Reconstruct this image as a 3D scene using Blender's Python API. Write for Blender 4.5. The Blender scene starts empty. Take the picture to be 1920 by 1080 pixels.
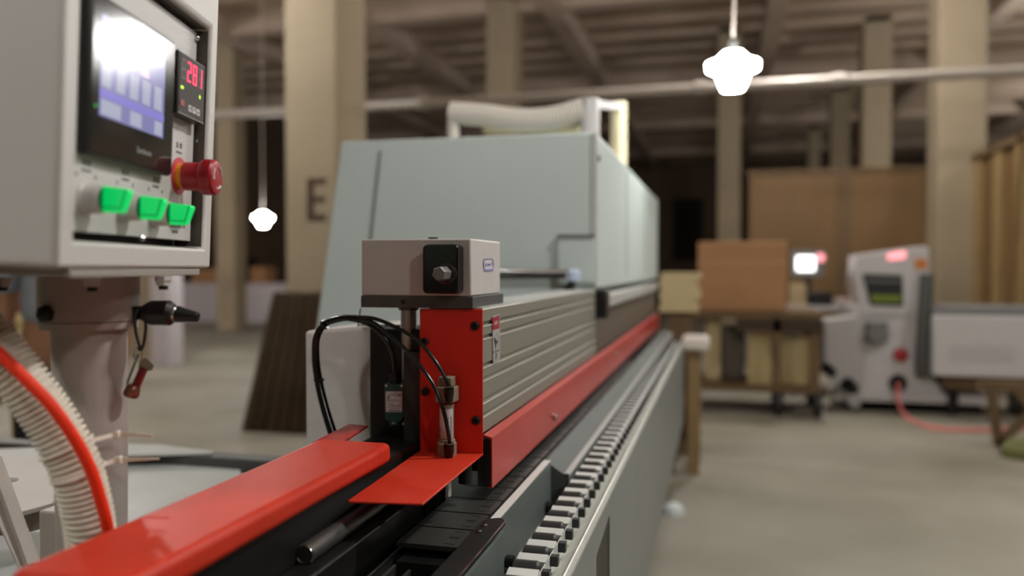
import bpy, bmesh, math, random
from mathutils import Vector as V, Matrix, Quaternion
random.seed(7)
R = math.radians
sc = bpy.context.scene
col = sc.collection

# ---------------------------------------------------------------- camera, world, exposure
FPX = 1500.0
EYE = V((0, 0, 1.25))
YAW = math.atan(390 / 1500)
PIT = math.atan(37 / 1500)
cam = bpy.data.objects.new('camera', bpy.data.cameras.new('camera'))
col.objects.link(cam)
cam.data.sensor_width = 36
cam.data.lens = 36 * FPX / 1920
cam.data.clip_start = .02
cam.data.clip_end = 200
cam.location = EYE
cam.rotation_euler = (math.pi / 2 - PIT, 0, YAW)
cam.data.dof.use_dof = True
cam.data.dof.focus_distance = 1.08
cam.data.dof.aperture_fstop = 1.95
sc.camera = cam
sc.view_settings.view_transform = 'Standard'
sc.view_settings.look = 'None'
sc.view_settings.gamma = 1
sc.view_settings.exposure = 0.0
sc.view_settings.use_curve_mapping = False
sc.cycles.use_denoising = True
sc.cycles.max_bounces = 7
sc.cycles.diffuse_bounces = 4
sc.cycles.caustics_reflective = False
sc.cycles.caustics_refractive = False
sc.cycles.sample_clamp_indirect = 6
world = bpy.data.worlds.new('world')
sc.world = world
world.use_nodes = True
world.node_tree.nodes['Background'].inputs[0].default_value = (.9, .93, 1, 1)
world.node_tree.nodes['Background'].inputs[1].default_value = .15
LAMP_POWER = 1.0   # scales the emission strength of every LED bulb

# ---------------------------------------------------------------- frames and un-projection
FWD = V((-math.sin(YAW) * math.cos(PIT), math.cos(YAW) * math.cos(PIT), -math.sin(PIT)))
RGT = V((math.cos(YAW), math.sin(YAW), 0))
UPV = RGT.cross(FWD)
FL = V((-math.sin(YAW), math.cos(YAW), 0))
UZ = V((0, 0, 1))
def ray(x, y): return RGT * ((x - 960) / FPX) + UPV * ((540 - y) / FPX) + FWD
def PX(x, y, v): d = ray(x, y); return EYE + d * (v / d.x)
def PY(x, y, v): d = ray(x, y); return EYE + d * (v / d.y)
def PZ(x, y, v): d = ray(x, y); return EYE + d * ((v - EYE.z) / d.z)
def PD(x, y, v): return EYE + ray(x, y) * v
def CF(a, d, h): return EYE + RGT * a + FL * d + UZ * h       # right, forward, up of where the photographer stands
CAMROT = Matrix((RGT, FL, UZ)).transposed()

# ---------------------------------------------------------------- materials
def lin(c):
    return tuple(((v / 255) / 12.92 if v / 255 <= .04045 else ((v / 255 + .055) / 1.055) ** 2.4) for v in c)
MATS = {}
def mat(name, rgb, rough=.5, metal=0, noise=0, nscale=20, bump=0, bscale=200, emit=None, es=0, spec=.5, alpha=None, rgb2=None, coat=0, trans=0, stretch=None):
    if name in MATS: return MATS[name]
    m = bpy.data.materials.new(name); m.use_nodes = True
    nt = m.node_tree; b = nt.nodes['Principled BSDF']
    c = (*lin(rgb), 1)
    b.inputs['Base Color'].default_value = c
    b.inputs['Roughness'].default_value = rough
    b.inputs['Metallic'].default_value = metal
    b.inputs['Specular IOR Level'].default_value = spec
    b.inputs['Coat Weight'].default_value = coat
    b.inputs['Transmission Weight'].default_value = trans
    tc = nt.nodes.new('ShaderNodeTexCoord')
    src = tc.outputs['Object']
    if stretch:
        mp = nt.nodes.new('ShaderNodeMapping'); mp.inputs['Scale'].default_value = stretch
        nt.links.new(src, mp.inputs[0]); src = mp.outputs[0]
    if noise or rgb2:
        n = nt.nodes.new('ShaderNodeTexNoise'); n.inputs['Scale'].default_value = nscale
        n.inputs['Detail'].default_value = 5
        nt.links.new(src, n.inputs['Vector'])
        r = nt.nodes.new('ShaderNodeValToRGB')
        if rgb2: c1, c2 = (*lin(rgb2), 1), c
        else:
            c1 = tuple(v * (1 - noise) for v in c[:3]) + (1,); c2 = tuple(min(1, v * (1 + noise)) for v in c[:3]) + (1,)
        r.color_ramp.elements[0].position = .3; r.color_ramp.elements[1].position = .7
        r.color_ramp.elements[0].color = c1; r.color_ramp.elements[1].color = c2
        nt.links.new(n.outputs['Fac'], r.inputs[0]); nt.links.new(r.outputs[0], b.inputs['Base Color'])
    if bump:
        n2 = nt.nodes.new('ShaderNodeTexNoise'); n2.inputs['Scale'].default_value = bscale; n2.inputs['Detail'].default_value = 2
        bp = nt.nodes.new('ShaderNodeBump'); bp.inputs['Strength'].default_value = bump; bp.inputs['Distance'].default_value = .001
        nt.links.new(src, n2.inputs['Vector']); nt.links.new(n2.outputs['Fac'], bp.inputs['Height']); nt.links.new(bp.outputs[0], b.inputs['Normal'])
    if emit:
        b.inputs['Emission Color'].default_value = (*lin(emit), 1); b.inputs['Emission Strength'].default_value = es
    MATS[name] = m
    return m
WHITE = mat('white_powder_coat', (196, 194, 190), .42, bump=.35, bscale=420)
PANEL = mat('white_panel_paint', (200, 199, 196), .3, bump=.9, bscale=520)
BOXDARK = mat('box_inside_paint', (90, 84, 78), .6, bump=.3, bscale=300)
POLEM = mat('shaded_white_paint', (166, 158, 150), .5, noise=.05, nscale=20, bump=.4, bscale=450)  # white paint with the box's shade painted in; also used on the side bracket
HOOD = mat('pale_grey_green_paint', (190, 203, 200), .45, noise=.03, nscale=3, bump=.1, bscale=300)
CAST = mat('light_cast_paint', (190, 187, 183), .5, noise=.04, nscale=40, bump=.4, bscale=500)
RED = mat('orange_red_paint', (194, 52, 32), .42, spec=.3, noise=.07, nscale=18, bump=.35, bscale=420)
REDV = mat('red_plate_paint', (214, 38, 20), .5, noise=.05, nscale=25, bump=.05, bscale=100)
REDG = mat('dull_red_guard_paint', (176, 42, 34), .3, noise=.1, nscale=12, bump=.15, bscale=150)
ALU = mat('anodised_aluminium', (142, 140, 128), .42, .35, noise=.04, nscale=8, stretch=(1, .1, 8))
STEEL = mat('polished_steel', (200, 200, 200), .2, 1)
STEELD = mat('brushed_dark_steel', (120, 120, 118), .38, .9, noise=.1, nscale=30)
BLACKM = mat('blackened_steel', (25, 26, 25), .42, .3, noise=.25, nscale=14, bump=.1, bscale=120)
BLACKP = mat('black_plastic', (20, 20, 21), .32, bump=.05, bscale=300)
BLACKG = mat('black_gloss_plastic', (12, 12, 13), .2, spec=.4)
BLACKR = mat('black_rubber', (40, 41, 41), .55, noise=.15, nscale=60)
CABLE = mat('black_cable', (14, 14, 14), .22)
PAD = mat('grey_rubber_pad', (50, 50, 47), .42, noise=.12, nscale=60, bump=.2, bscale=300)
GREYM = mat('grey_machine_paint', (122, 128, 124), .42, noise=.06, nscale=14, bump=.15, bscale=300)
GREYL = mat('light_grey_machine_paint', (176, 180, 176), .36, noise=.05, nscale=14, bump=.1, bscale=300)
GREYD = mat('charcoal_plate', (70, 70, 68), .5, noise=.1, nscale=40)
ROLL = mat('dark_roller_plastic', (44, 47, 47), .35)
SLAT = mat('grey_roller_bracket', (206, 210, 206), .38)
RIM = mat('galvanised_rim', (208, 210, 202), .4, .1, noise=.1, nscale=30)
GREEN = mat('lit_green_plastic', (10, 200, 110), .25, emit=(0, 235, 110), es=.5)
GREENR = mat('green_plastic_body', (20, 90, 60), .4)
SILVER = mat('silver_plastic', (206, 204, 200), .3, .1)
ESTOP = mat('red_button_plastic', (156, 10, 24), .35)
ESTOPB = mat('red_button_plate', (196, 60, 74), .5)
YELLOW = mat('yellow_collar', (224, 150, 30), .45)
SCREENB = mat('black_bezel_glass', (30, 31, 32), .13, coat=.5)
SCREEN = mat('lcd_glass', (60, 62, 90), .16, emit=(168, 166, 226), es=.48, coat=.4)
SCREENK = mat('lcd_keys', (120, 124, 140), .16, emit=(194, 198, 226), es=.48)
SCREENV = mat('lcd_violet', (80, 76, 150), .16, emit=(156, 150, 228), es=.52)
LEDR = mat('led_red', (255, 60, 100), .6, spec=.1, emit=(255, 60, 95), es=2.6)
LEDOFF = mat('led_off', (92, 80, 80), .4)
LEDG = mat('led_green', (190, 240, 30), .4, emit=(190, 245, 30), es=1)
METER = mat('meter_face', (74, 70, 68), .6, spec=.2)
METERB = mat('meter_housing', (44, 42, 41), .4)
PRINT = mat('grey_print', (92, 90, 90), .6)
PRINTD = mat('dark_print', (36, 36, 40), .6)
PRINTW = mat('white_print', (206, 204, 204), .5)
STICK = mat('sticker_white', (204, 203, 204), .4)
STICKR = mat('sticker_red', (150, 26, 44), .4)
BLUE = mat('blue_print', (46, 38, 150), .5)
LILAC = mat('lilac_print', (150, 148, 205), .5)
LSW = mat('teal_switch_body', (26, 74, 70), .45)
CYL = mat('satin_cylinder', (146, 138, 118), .4, .25)
HOSEM = mat('cream_hose_plastic', (222, 216, 200), .4, spec=.4)
REDT = mat('orange_red_tube', (240, 56, 24), .55, spec=.3)
TIE = mat('nylon_tie', (226, 220, 206), .4)
CONC = mat('concrete_floor', (158, 154, 142), .62, rgb2=(126, 122, 108), nscale=.9, bump=.2, bscale=30, spec=.35)
COLM = mat('painted_column', (158, 144, 120), .8, noise=.08, nscale=1.5)
CEIL = mat('old_ceiling', (172, 154, 136), .9, noise=.12, nscale=.8)
BEAM = mat('ceiling_beam', (186, 168, 152), .9, noise=.1, nscale=1)
WALLM = mat('dim_wall', (104, 86, 70), .9, noise=.12, nscale=.7)
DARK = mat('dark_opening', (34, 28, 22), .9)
PLY = mat('plywood', (116, 88, 52), .6, noise=.14, nscale=2, stretch=(1, 1, .25))
PLYL = mat('pale_plywood', (190, 172, 124), .65, noise=.08, nscale=4)
WOOD = mat('brown_timber', (104, 82, 54), .7, noise=.2, nscale=6, stretch=(1, 1, .2))
CARD = mat('cardboard', (170, 128, 88), .75, noise=.05, nscale=5)
CARD2 = mat('pale_cardboard', (204, 186, 144), .75, noise=.06, nscale=5)
MWHITE = mat('machine_white', (204, 202, 202), .4)
MGREY = mat('machine_grey', (120, 120, 120), .5)
PINK = mat('pink_hose', (226, 128, 120), .5)
CORDM = mat('lamp_cord', (200, 190, 180), .5)
def bulb_mat(p): return mat('led_bulb_glow_%d' % p, (255, 255, 255), .5, emit=(255, 252, 248), es=p * LAMP_POWER)
PIPEM = mat('grey_pipe', (176, 168, 158), .45, .2)
DUCT = mat('duct_hose', (212, 206, 196), .55)
DUCTY = mat('cream_duct', (226, 216, 180), .55)
SKIN = mat('skin', (150, 108, 80), .55)
SHIRT = mat('blue_grey_shirt', (140, 148, 156), .85, noise=.08, nscale=30)
TROUS = mat('black_trousers', (22, 22, 24), .85)
HAIR = mat('black_hair', (18, 16, 15), .6)
BRASS = mat('bronze_metal', (140, 96, 80), .35, .8)
RUBY = mat('dark_red_plastic', (120, 34, 38), .35)
GLOW = mat('monitor_glow', (255, 255, 255), .4, emit=(255, 255, 255), es=3)
GLOWP = mat('pink_indicator', (255, 180, 185), .4, emit=(255, 150, 160), es=1.3)
ORANGE = mat('orange_sticker', (214, 130, 50), .5)
PLAST = mat('clear_plastic_wrap', (205, 215, 215), .3)

# ---------------------------------------------------------------- mesh building
class MB:
    def __init__(s, T=None): s.v = []; s.f = []; s.T = T
    def add(s, vs, fs):
        n = len(s.v)
        s.v += [(s.T @ V(p)) if s.T else V(p) for p in vs]
        s.f += [tuple(i + n for i in f) for f in fs]
        return s
    def box(s, x0, x1, y0, y1, z0, z1):
        return s.add([(x, y, z) for x in (x0, x1) for y in (y0, y1) for z in (z0, z1)],
                     [(0, 1, 3, 2), (4, 6, 7, 5), (0, 4, 5, 1), (2, 3, 7, 6), (0, 2, 6, 4), (1, 5, 7, 3)])
    def obox(s, c, size, rot):
        h = V(size) / 2
        vs = [V(c) + rot @ V((x * h.x, y * h.y, z * h.z)) for x in (-1, 1) for y in (-1, 1) for z in (-1, 1)]
        return s.add(vs, [(0, 1, 3, 2), (4, 6, 7, 5), (0, 4, 5, 1), (2, 3, 7, 6), (0, 2, 6, 4), (1, 5, 7, 3)])
    def bar(s, p0, p1, w, d, side=None):
        p0, p1 = V(p0), V(p1); a = (p1 - p0).normalized()
        b = V(side) if side else (UZ.cross(a) if abs(a.z) < .9 else V((1, 0, 0)))
        b = (b - a * b.dot(a)).normalized(); c = a.cross(b)
        vs = [p + b * (x * w / 2) + c * (y * d / 2) for p in (p0, p1) for x, y in ((-1, -1), (1, -1), (1, 1), (-1, 1))]
        return s.add(vs, [(3, 2, 1, 0), (4, 5, 6, 7)] + [(i, (i + 1) % 4, 4 + (i + 1) % 4, 4 + i) for i in range(4)])
    def prism(s, pts, vec):
        pts = [V(p) for p in pts]; vec = V(vec); n = len(pts)
        return s.add(pts + [p + vec for p in pts], [tuple(range(n - 1, -1, -1)), tuple(range(n, 2 * n))] +
                     [(i, (i + 1) % n, n + (i + 1) % n, n + i) for i in range(n)])
    def tube(s, pts, r, seg=14, cap=True, n=0):
        pts = [V(p) for p in pts]
        if n: pts = smooth(pts, n)
        N = len(pts); rr = r if callable(r) else (lambda t: r)
        tan = [(pts[min(i + 1, N - 1)] - pts[max(i - 1, 0)]).normalized() for i in range(N)]
        b = tan[0].orthogonal().normalized(); vs = []; fs = []
        for i in range(N):
            b = (b - tan[i] * b.dot(tan[i])).normalized(); c = tan[i].cross(b)
            q = rr(i / (N - 1))
            for k in range(seg):
                a = 2 * math.pi * k / seg
                vs.append(pts[i] + (b * math.cos(a) + c * math.sin(a)) * q)
        for i in range(N - 1):
            for k in range(seg):
                k2 = (k + 1) % seg
                fs.append((i * seg + k, i * seg + k2, (i + 1) * seg + k2, (i + 1) * seg + k))
        if cap: fs += [tuple(range(seg - 1, -1, -1)), tuple((N - 1) * seg + k for k in range(seg))]
        return s.add(vs, fs)
    def cyl(s, p0, p1, r0, r1=None, seg=24):
        r1 = r0 if r1 is None else r1
        return s.tube([p0, p1], lambda t: r0 + (r1 - r0) * t, seg)
    def lathe(s, o, axis, prof, seg=28):
        """prof: (distance along axis, radius) pairs"""
        o, axis = V(o), V(axis).normalized(); b = axis.orthogonal().normalized(); c = axis.cross(b)
        vs = []; fs = []
        for h, r in prof:
            for k in range(seg):
                a = 2 * math.pi * (k + .5) / seg
                vs.append(o + axis * h + (b * math.cos(a) + c * math.sin(a)) * max(r, 1e-5))
        for i in range(len(prof) - 1):
            for k in range(seg):
                k2 = (k + 1) % seg
                fs.append((i * seg + k, i * seg + k2, (i + 1) * seg + k2, (i + 1) * seg + k))
        fs += [tuple(range(seg - 1, -1, -1)), tuple((len(prof) - 1) * seg + k for k in range(seg))]
        return s.add(vs, fs)
def smooth(p, n):
    q = [p[0] * 2 - p[1]] + list(p) + [p[-1] * 2 - p[-2]]; out = []
    for i in range(1, len(q) - 2):
        for k in range(n):
            t = k / n; a, b, c, d = q[i - 1:i + 3]
            out.append(.5 * ((2 * b) + (c - a) * t + (2 * a - 5 * b + 4 * c - d) * t * t + (3 * b - a - 3 * c + d) * t ** 3))
    out.append(p[-1]); return out
WM = {}
def empty(name, loc=(0, 0, 0), rot=None, label=None, cat=None, group=None, kind=None):
    o = bpy.data.objects.new(name, None); col.objects.link(o); o.empty_display_size = .05
    m = Matrix.Translation(loc) @ (rot.to_4x4() if rot else Matrix())
    o.matrix_local = m; WM[o.name] = m
    tag(o, label, cat, group, kind); return o
def tag(o, label=None, cat=None, group=None, kind=None):
    if label: o['label'] = label
    if cat: o['category'] = cat
    if group: o['group'] = group
    if kind: o['kind'] = kind
    return o
def mesh(mb, m, name, inv=None, bevel=0, sharp=35):
    me = bpy.data.meshes.new(name)
    vs = [(inv @ p) if inv else p for p in mb.v]
    me.from_pydata([tuple(p) for p in vs], [], mb.f)
    bm = bmesh.new(); bm.from_mesh(me)
    bmesh.ops.recalc_face_normals(bm, faces=bm.faces); bm.to_mesh(me); bm.free()
    for x in (m if isinstance(m, (list, tuple)) else [m]): me.materials.append(x)
    me.shade_smooth(); me.set_sharp_from_angle(angle=R(sharp))
    return me
def part(name, mb, m, parent=None, bevel=0, label=None, seg=2, local=False, **kw):
    """links one mesh; vertices come in world coordinates (or the parent's, when local)"""
    pm = WM[parent.name] if parent is not None else Matrix()
    T = Matrix()
    if parent is None:           # a thing of one mesh: put its origin at its base
        xs = [p.x for p in mb.v]; ys = [p.y for p in mb.v]; zs = [p.z for p in mb.v]
        T = Matrix.Translation(((min(xs) + max(xs)) / 2, (min(ys) + max(ys)) / 2, min(zs)))
        inv = T.inverted()
    else: inv = None if local else pm.inverted()
    me = mesh(mb, m, name, inv)
    o = bpy.data.objects.new(name, me); col.objects.link(o)
    if parent is not None: o.parent = parent
    else: o.location = T.translation
    WM[o.name] = pm if parent is not None else T
    if bevel:
        b = o.modifiers.new('bevel', 'BEVEL'); b.width = bevel; b.segments = seg; b.limit_method = 'ANGLE'; b.angle_limit = R(40)
        b.harden_normals = False
    tag(o, label, **kw); return o
def put(name, me, parent, loc, rot=None, label=None):
    """another object that shares the mesh; loc in world coordinates"""
    pm = WM[parent.name]; m = pm.inverted() @ Matrix.Translation(loc) @ (rot.to_4x4() if rot else Matrix())
    o = bpy.data.objects.new(name, me); col.objects.link(o); o.parent = parent; o.matrix_local = m
    WM[o.name] = pm @ m; tag(o, label); return o
def text(body, size, T, m, parent, name='lettering', depth=.0001, align='CENTER'):
    """lettering as flat raised print; T maps the text's x,y plane into the world"""
    c = bpy.data.curves.new(name, 'FONT'); c.body = body; c.size = size; c.align_x = align; c.align_y = 'CENTER'; c.extrude = depth
    tmp = bpy.data.objects.new('t', c); col.objects.link(tmp)
    bpy.context.view_layer.update()
    me = bpy.data.meshes.new_from_object(tmp.evaluated_get(bpy.context.evaluated_depsgraph_get()))
    bpy.data.objects.remove(tmp); me.name = name; me.materials.clear(); me.materials.append(m)
    me.transform(WM[parent.name].inverted() @ T)
    o = bpy.data.objects.new(name, me); col.objects.link(o); o.parent = parent; WM[o.name] = WM[parent.name]
    return o
def frame(o, xa, ya):
    xa, ya = V(xa).normalized(), V(ya).normalized(); za = xa.cross(ya)
    m = Matrix((xa, ya, za)).transposed().to_4x4(); m.translation = V(o); return m
def rrect(w, h, r, n=4):
    pts = []
    for cx, cy, a0 in ((w / 2 - r, h / 2 - r, 0), (-w / 2 + r, h / 2 - r, 90), (-w / 2 + r, -h / 2 + r, 180), (w / 2 - r, -h / 2 + r, 270)):
        for k in range(n + 1):
            a = R(a0 + 90 * k / n); pts.append((cx + r * math.cos(a), cy + r * math.sin(a)))
    return pts

# ================================================================ THE BUILDING
XL, XR, YB, YF, ZC = -13.0, 10.5, 36.0, -5.0, 5.9
part('floor', MB().box(XL, XR, YF, YB, -.1, 0), CONC, kind='structure')
ceil = part('ceiling', MB().box(XL, XR, YF, YB, ZC, ZC + .15), CEIL, kind='structure')
for i in range(40):
    y = -4 + i * 1.0
    part('rib', MB().box(XL, XR, y, y + .16, ZC - .12, ZC), CEIL, ceil)
part('wall_back', MB().box(XL, XR, YB, YB + .2, 0, ZC), WALLM, kind='structure')
part('wall_front', MB().box(XL, XR, YF - .2, YF, 0, ZC), WALLM, kind='structure')
part('wall_left', MB().box(XL - .2, XL, YF, YB, 0, ZC), WALLM, kind='structure')
part('wall_right', MB().box(XR, XR + .2, YF, YB, 0, ZC), WALLM, kind='structure')
for x in (-9.0, -6.1, -2.75, .9, 4.6, 8.2):
    part('ceiling_beam', MB().box(x - .16, x + .16, YF, YB, ZC - .36, ZC), BEAM, kind='structure')
for y in (7.2, 13.2, 19.2, 25.2, 31.2):
    part('ceiling_beam', MB().box(XL, XR, y - .14, y + .14, ZC - .34, ZC), BEAM, kind='structure')
def column(x0, x1, y, w=.5):
    a, b = PY(x0, 400, y).x, PY(x1, 400, y).x
    return part('column', MB().box(a, b, y, y + w, 0, ZC), COLM, bevel=.02, kind='structure')
c1 = column(535, 633, 6.6, .62)
column(912, 966, 13)
column(1345, 1388, 16)
column(1757, 1850, 10); column(1615, 1670, 16); column(1556, 1592, 22); column(1514, 1538, 28)
column(237, 281, 9.4, .3)
column(404, 440, 14, .4)
# the painted letter on the near column
lt = MB()
for a_, b_, c_e, d_e in ((576, 589, 334, 415), (589, 612, 334, 346), (589, 610, 368, 380), (589, 612, 402, 415)):
    A, B = PY(a_, d_e, 6.6), PY(b_, c_e, 6.6); lt.box(A.x, B.x, 6.597, 6.6, A.z, B.z)
part('painted_letter', lt, mat('brown_stencil_paint', (70, 54, 40), .8), c1)
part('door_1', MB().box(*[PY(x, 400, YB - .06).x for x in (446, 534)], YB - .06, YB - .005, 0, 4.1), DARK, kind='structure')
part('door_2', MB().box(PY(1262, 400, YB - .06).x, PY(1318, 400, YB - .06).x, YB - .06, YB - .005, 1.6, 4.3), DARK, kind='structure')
# plywood partitions at the back right
def panel_wall(name, pts, thick, label):
    e = empty(name, (pts[0][0], pts[0][1], 0), None, label, 'partition', 'plywood partitions')
    return e
pw = empty('plywood_partition', (PY(1580, 500, 10.9).x, 10.9, 0), None, 'wide brown plywood partition of two tall sheets behind the white machine', 'partition')
for x0, x1 in ((1405, 1570), (1592, 1755)):
    a, b = PY(x0, 400, 10.9).x, PY(x1, 400, 10.9).x
    part('sheet', MB().box(a, b, 10.9, 10.93, .02, PY(1500, 326, 10.9).z), PLY, pw)
a, b = PY(1568, 400, 10.9).x, PY(1594, 400, 10.9).x
part('post', MB().box(a, b, 10.88, 10.97, 0, PY(1500, 322, 10.9).z), WOOD, pw)
part('top_rail', MB().box(PY(1400, 400, 10.9).x, PY(1758, 400, 10.9).x, 10.87, 10.99, PY(1500, 326, 10.9).z, PY(1500, 318, 10.9).z), WOOD, pw)
pr = empty('plywood_partition', (2.74, 8.5, 0), None, 'plywood side partition with upright boards at the right edge', 'partition')
sx = 2.74
ztop = 2.45
ys = [PX(x, 300, sx).y for x in (1817, 1838, 1862, 1878, 1902, 1926, 1962, 2010)]
for i in range(len(ys) - 1):
    part('board', MB().box(sx + (.03 if i % 2 else 0), sx + .06, ys[i + 1] + .02, ys[i] - .02, .02, ztop), mat('tan_board', (150, 126, 84), .65, noise=.1, nscale=4) if i % 2 == 0 else PLY, pr)
part('top_rail', MB().box(sx - .02, sx + .1, ys[-1], ys[0] + .1, ztop, ztop + .07), WOOD, pr)

# ceiling pipe
pp = empty('ceiling_pipe', PY(1280, 167, 8.4), None, 'long grey pipe running level under the ceiling behind the lamp', 'pipe')
pz = PY(1280, 167, 8.4).z
part('pipe', MB().cyl((-7.5, 8.4, pz), (8.5, 8.4, pz), .052), PIPEM, pp)
for x in (-6.2, -3.2, -.2, 1.1, 2.8, 5.8):
    part('coupling', MB().cyl((x - .06, 8.4, pz), (x + .06, 8.4, pz), .07), PIPEM, pp)
    if x in (-6.2, 5.8): part('hanger', MB().cyl((x, 8.4, pz), (x, 8.4, ZC), .012, seg=8), STEELD, pp)

# ---------------------------------------------------------------- lamps
def lamp(p, label, scale=1.0, group=None, lean=0.0, power=300):
    p = V(p)
    e = empty('pendant_lamp', p, None, label, 'lamp', group)
    k = scale
    part('bulb', MB().lathe(p, (0, 0, 1), [(-.075 * k, .01), (-.07 * k, .045 * k), (-.03 * k, .062 * k), (.0, .07 * k), (.012 * k, .105 * k), (.04 * k, .108 * k), (.055 * k, .07 * k), (.085 * k, .04 * k), (.09 * k, .02 * k)], 20), bulb_mat(power), e)
    part('socket', MB().lathe(p, (0, 0, 1), [(.09 * k, .018), (.125 * k, .018), (.135 * k, .010)], 16), GREYD, e)
    part('cord', MB().tube([p + V((0, 0, .15 * k)), p + V((lean * .4, 0, (ZC - p.z) * .5)), V((p.x + lean, p.y, ZC))], .006, 8, n=6), CORDM, e)
    return e
lamp(CF(.905, 3.3, .80), 'bright white pendant lamp hanging above the machine in front of the pipe', 1.0, lean=.12, power=60)
lamp(PD(493, 413, 11.0), 'small bright lamp low in the dark doorway by the lettered column', 1.2, power=120)
for x, y, z, p in ((1.15, 1.54, 3.15, 440), (-1.9, -1.3, 2.9, 330), (2.4, -1.4, 3.2, 250), (-5, 5.2, 4.3, 700), (4.4, 5.0, 4.2, 460), (.8, 8.2, 4.4, 700), (6.2, 13, 4.2, 1000), (9, 21.5, 4.2, 900), (-12.4, 9.5, 4.0, 900), (-12.6, 5.0, 2.6, 500)):
    lamp((x, y, z), 'white pendant lamp out of view', 1.0, 'ceiling lamps out of view', power=p)  # key and front-left lamps follow cast shadows; the rest are unseen, added fill

# ================================================================ THE EDGE BANDING MACHINE
TX = -.345                       # right face of the pressure beam
M = empty('edge_banding_machine', (-.7, 2.4, 0), None, 'long pale grey edge banding machine with red guards and aluminium pressure beam', 'machine')
# base cabinet and bed
part('base_cabinet', MB().box(-1.20, -.30, 2.3, 4.75, .0, .80), GREYM, M, bevel=.004)
part('front_frame', MB().box(-.57, -.31, .35, 2.3, .62, .80), GREYM, M, bevel=.004)
part('front_leg', MB().box(-.56, -.46, 1.6, 1.75, 0, .62), GREYM, M)
part('front_leg', MB().box(-.45, -.33, .4, .55, 0, .62), GREYM, M)
part('bed_plate', MB().box(-.56, -.33, .35, 2.3, .80, .845), BLACKM, M)
part('bed_plate', MB().box(-1.15, -.33, 2.3, 4.7, .80, .845), BLACKM, M)
# hood
t0 = 2.274; zt = 1.6385
f = [PY(640, 265, t0), V((TX, t0, zt)), V((TX, t0, 1.19)), V((-1.225, t0, 1.02)), PY(597, 600, t0)]
f[2] = V((TX, t0, 1.02)); f[3] = V((-1.235, t0, 1.02))
hood = part('hood', MB().prism([f[0], f[1], V((TX, t0, 1.19)), V((TX - .05, t0, 1.19)), V((TX - .05, t0, 1.02)), f[3]], (0, 2.34, 0)), HOOD, M, bevel=.006)
sm = MB().prism([PY(711, 283, t0), PY(716, 283, t0), PY(690, 520, t0), PY(685, 520, t0)], (0, -.003, 0))
part('panel_seam', sm, GREYM, hood)
part('corner_trim', MB().box(TX - .012, TX + .003, t0 - .003, t0 + .02, 1.2, zt - .004), GREYL, hood, bevel=.001)
for y in (3.05, 3.85):
    part('door_seam', MB().box(TX, TX + .002, y, y + .006, 1.22, zt - .02), GREYM, hood)
b0, b1 = PY(1047, 446, t0), PY(1116, 532, t0)
part('hatch', MB().box(b0.x, b1.x, t0 - .012, t0, b1.z, b0.z), HOOD, hood, bevel=.002)
part('hatch_seal', MB().box(b0.x, b1.x, t0 - .016, t0 - .002, b0.z, b0.z + .010), MGREY, hood)
part('lock', MB().lathe((TX, t0 + .045, zt - .07), (1, 0, 0), [(0, .009), (.006, .009)], 12), STEELD, hood)
part('guide_rod', MB().cyl(PY(915, 508, t0 - .06), PY(1066, 511, t0 - .06), .009), STEEL, M)
part('guide_rail', MB().bar(PY(915, 519, t0 - .05), PY(1060, 519, t0 - .05), .012, .012), GREYD, M)
p = PY(1075, 516, t0 - .08)
part('air_filter_bowl', MB().lathe(p - V((0, 0, .018)), UZ, [(0, .008), (.004, .018), (.026, .02), (.034, .012)], 20), mat('pale_blue_plastic', (186, 200, 224), .3), M)
part('filter_bracket', MB().bar(p - V((0, 0, .018)), p + V((-.03, 0, -.058)), .018, .018), BLACKP, M)
part('filter_stem', MB().box(p.x - .006, p.x + .006, p.y - .006, p.y + .006, 1.17, p.z - .015), STEELD, M)

# pressure beam: grooved aluminium extrusion
zz = lambda y: PX(905, y, TX).z
prof = [(TX - .085, zz(579)), (TX - .002, zz(579)), (TX, zz(581))]
for d_, w_ in ((603.5, 612), (629, 637), (682, 690.5), (707, 715.5), (748, 757.5), (775, 783)):
    prof += [(TX, zz(d_)), (TX - .0035, zz(d_)), (TX - .0035, zz(w_ - 1.2)), (TX + .0004, zz(w_)), (TX + .0004, zz(w_ + 1.4)), (TX, zz(w_ + 1.6))]
prof += [(TX, zz(812)), (TX - .085, zz(812))]
beam = part('pressure_beam', MB().prism([(x, 1.152, z) for x, z in prof], (0, 1.13, 0)), ALU, M)
part('top_strip', MB().box(TX - .083, TX - .001, 1.153, 2.28, zz(579), zz(579) + .0015), GREYL, beam)
part('joint_bracket', MB().box(TX - .06, TX + .030, 2.285, 2.36, 1.105, 1.188), BLACKP, M, bevel=.004)
part('joint_plate', MB().box(TX - .06, TX - .003, 2.283, 2.31, 1.0, 1.12), GREYD, M)
part('rear_beam_cap', MB().box(TX - .08, TX + .004, 2.40, 4.60, 1.125, 1.17), GREYL, M, bevel=.006)
part('rear_beam', MB().box(TX - .08, TX - .012, 2.31, 4.60, .99, 1.125), mat('brown_grey_metal', (104, 94, 80), .5, .4), M)
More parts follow.
